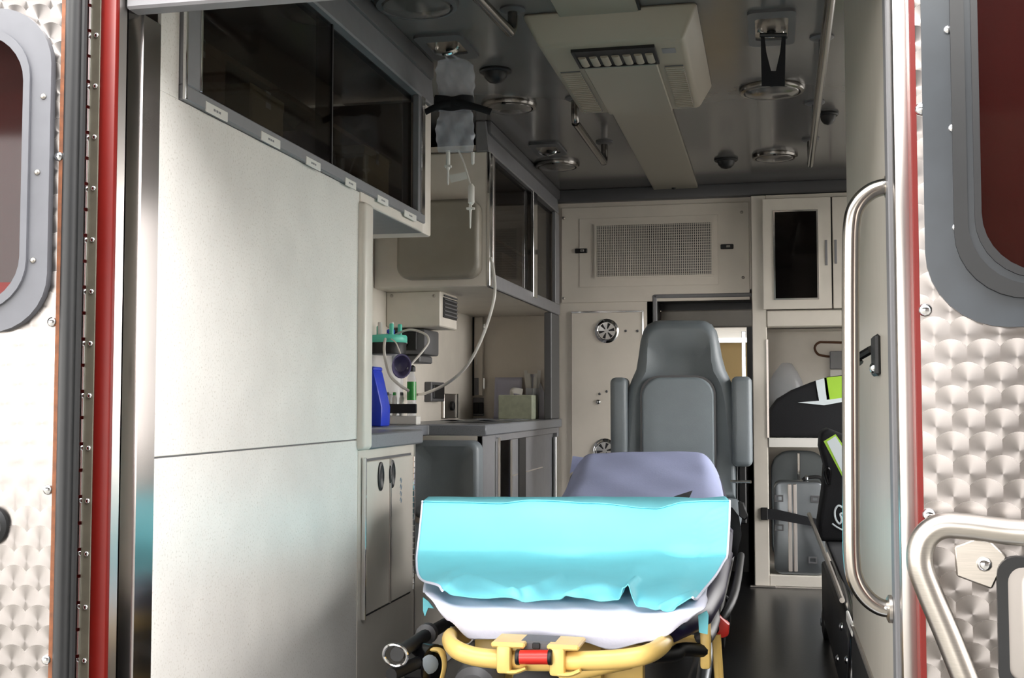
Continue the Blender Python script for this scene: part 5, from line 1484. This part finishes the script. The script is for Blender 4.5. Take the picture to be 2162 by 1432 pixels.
RIDGES = [([(938, 1258), (960, 1232), (985, 1222), (1020, 1230), (1060, 1246), (1095, 1262)], 7, .011), ([(1085, 1254), (1130, 1246), (1180, 1224)], 7, .009),
          ([(1195, 1262), (1230, 1246), (1275, 1240), (1320, 1252)], 7, .010), ([(1395, 1286), (1425, 1270), (1465, 1256)], 6, .010), ([(1430, 1288), (1462, 1268)], 5, .008),
          ([(1322, 1262), (1330, 1238), (1345, 1226)], 5, .012), ([(935, 1240), (955, 1215), (985, 1200)], 10, .006), ([(1120, 1236), (1190, 1212), (1250, 1216)], 14, .006),
          ([(1340, 1200), (1400, 1186), (1450, 1198)], 16, .006)] + [([(1535, 1068 + 13 * k), (1500, 1082 + 14 * k), (1470, 1110 + 15 * k)], 4, .0025) for k in range(6)]
_bf = rows_fn(blue_rows, blue_amp, 4.7)
def blue_fn(u, v):
    p = _bf(u, v)
    d = p - EYE
    zc = d.dot(FWD)
    x, y = CX + F * d.dot(RGT) / zc, CY - F * d.dot(UPV) / zc
    h = 0
    for pl, wd, amp in RIDGES:
        best = 1e9
        for (x0, y0), (x1, y1) in zip(pl, pl[1:]):
            t_ = max(0, min(1, ((x - x0) * (x1 - x0) + (y - y0) * (y1 - y0)) / ((x1 - x0) ** 2 + (y1 - y0) ** 2)))
            best = min(best, (x - x0 - t_ * (x1 - x0)) ** 2 + (y - y0 - t_ * (y1 - y0)) ** 2)
        if best < 9 * wd * wd: h += amp * math.exp(-best / (wd * wd))
    return p + Vector((0, -.5 * h, .8 * h))
bsht = grid('blue_drape', blue_fn, 150, 110, 'blue_drape', thick=.002)
tag(bsht, 'bright blue folded drape spread across the foot of the cot', 'drape')
tube('white_hem', [blue_fn(0, .1 + .9 * k / 24) + Vector((-.001, -.002, 0)) for k in range(25)], .0025, 'white_sheet', bsht, n=6, sub=2)
tube('white_hem', [blue_fn(1, .1 + .9 * k / 24) + Vector((.001, -.002, 0)) for k in range(25)], .0025, 'white_sheet', bsht, n=6, sub=2)
# folded blanket that lifts the drape
fbk = thing('folded_blanket', 'folded white blanket lifting the blue drape across the cot', 'blanket', (XCo, 2.9, .45))
zbk = PY(2.8, 1200, 1092).z
for k in range(3):
    h_ = (zbk - .45) / 3
    box('fold', PY(2.8, 915, 1100).x, PY(2.8, 1505, 1100).x, 2.81 + .006 * k, 3.02, .446 + h_ * k, .446 + h_ * (k + 1), 'white_sheet', fbk, bev=.012, seg=3)
# grey sheet over the raised backrest
def gfn(u, v):
    # v 0 back-top edge .. 1 lower front; u left..right
    top = v
    hw_px = (1178 + 30 * (1 - v), 1532 - 14 * (1 - v))
    Y = 3.80 - .46 * v
    py = 966 + (1066 - 966) * v
    cr = max(0, abs(2 * u - 1) - .72) / .28
    drop = 46 * cr ** 2.2 * (1 - v * .75)
    bulge = -6 * math.sin(math.pi * u) * (1 - v)
    p = PY(Y, hw_px[0] + (hw_px[1] - hw_px[0]) * u, py + drop + bulge)
    e = noise2(u * .35, v * .5, 9.2) * .006
    return p + Vector((0, -e, e + .010))
gs = grid('pillow_sheet', gfn, 50, 30, 'grey_sheet', thick=.003)
tag(gs, 'grey-lavender sheet over the raised backrest of the cot', 'sheet')
tri = extrude_poly('sheet_corner', [PY(3.79, 1203, 1000), PY(3.79, 1209, 963), PY(3.79, 1245, 968), PY(3.79, 1230, 985)], (0, .003, 0), 'grey_sheet', gs)
# corners of blue pad hanging from the mattress sides
for nm_, q, lb in (('pad_corner', [(893, 1262), (904, 1270), (916, 1285), (904, 1284), (897, 1302), (893, 1290)], 'small pale blue pad corner hanging beside the left cot arm'),
                   ('pad_corner', [(1474, 1300), (1492, 1290), (1496, 1300), (1494, 1340), (1476, 1336)], 'blue pad corner hanging beside the yellow rail post')):
    Yp = 2.36 if q[0][0] < 1000 else 2.28
    o = extrude_poly(nm_, [PY(Yp, a, b) for a, b in q], (0, .004, 0), 'blue_drape')
    tag(o, lb, 'pad')
# black cot straps
s1 = thing('cot_strap', 'black strap tip showing behind the top edge of the blue drape', 'strap', PY(3.1, 1420, 1065))
extrude_poly('webbing', [PY(2.995, 1385, 1066), PY(3.06, 1425, 1048), PY(3.12, 1462, 1036), PY(3.12, 1456, 1050), PY(3.08, 1430, 1070)], (0, .004, 0), 'black_fabric', s1)
s2 = thing('cot_strap', 'black belt with buckle hanging beside the right side of the cot', 'strap', PY(3.0, 1560, 1150))
extrude_poly('webbing', [PY(3.0, 1512, 1082), PY(3.0, 1512, 1066), PY(3.0, 1546, 1072), PY(3.0, 1560, 1090), PY(3.0, 1566, 1130), PY(3.0, 1554, 1180), PY(3.0, 1545, 1165), PY(3.0, 1548, 1120)], (0, .004, 0), 'black_fabric', s2)
extrude_poly('buckle', [PY(2.99, 1558, 1058), PY(2.99, 1570, 1062), PY(2.99, 1580, 1092), PY(2.99, 1572, 1100), PY(2.99, 1560, 1090)], (0, .012, 0), 'black', s2, bev=.003)
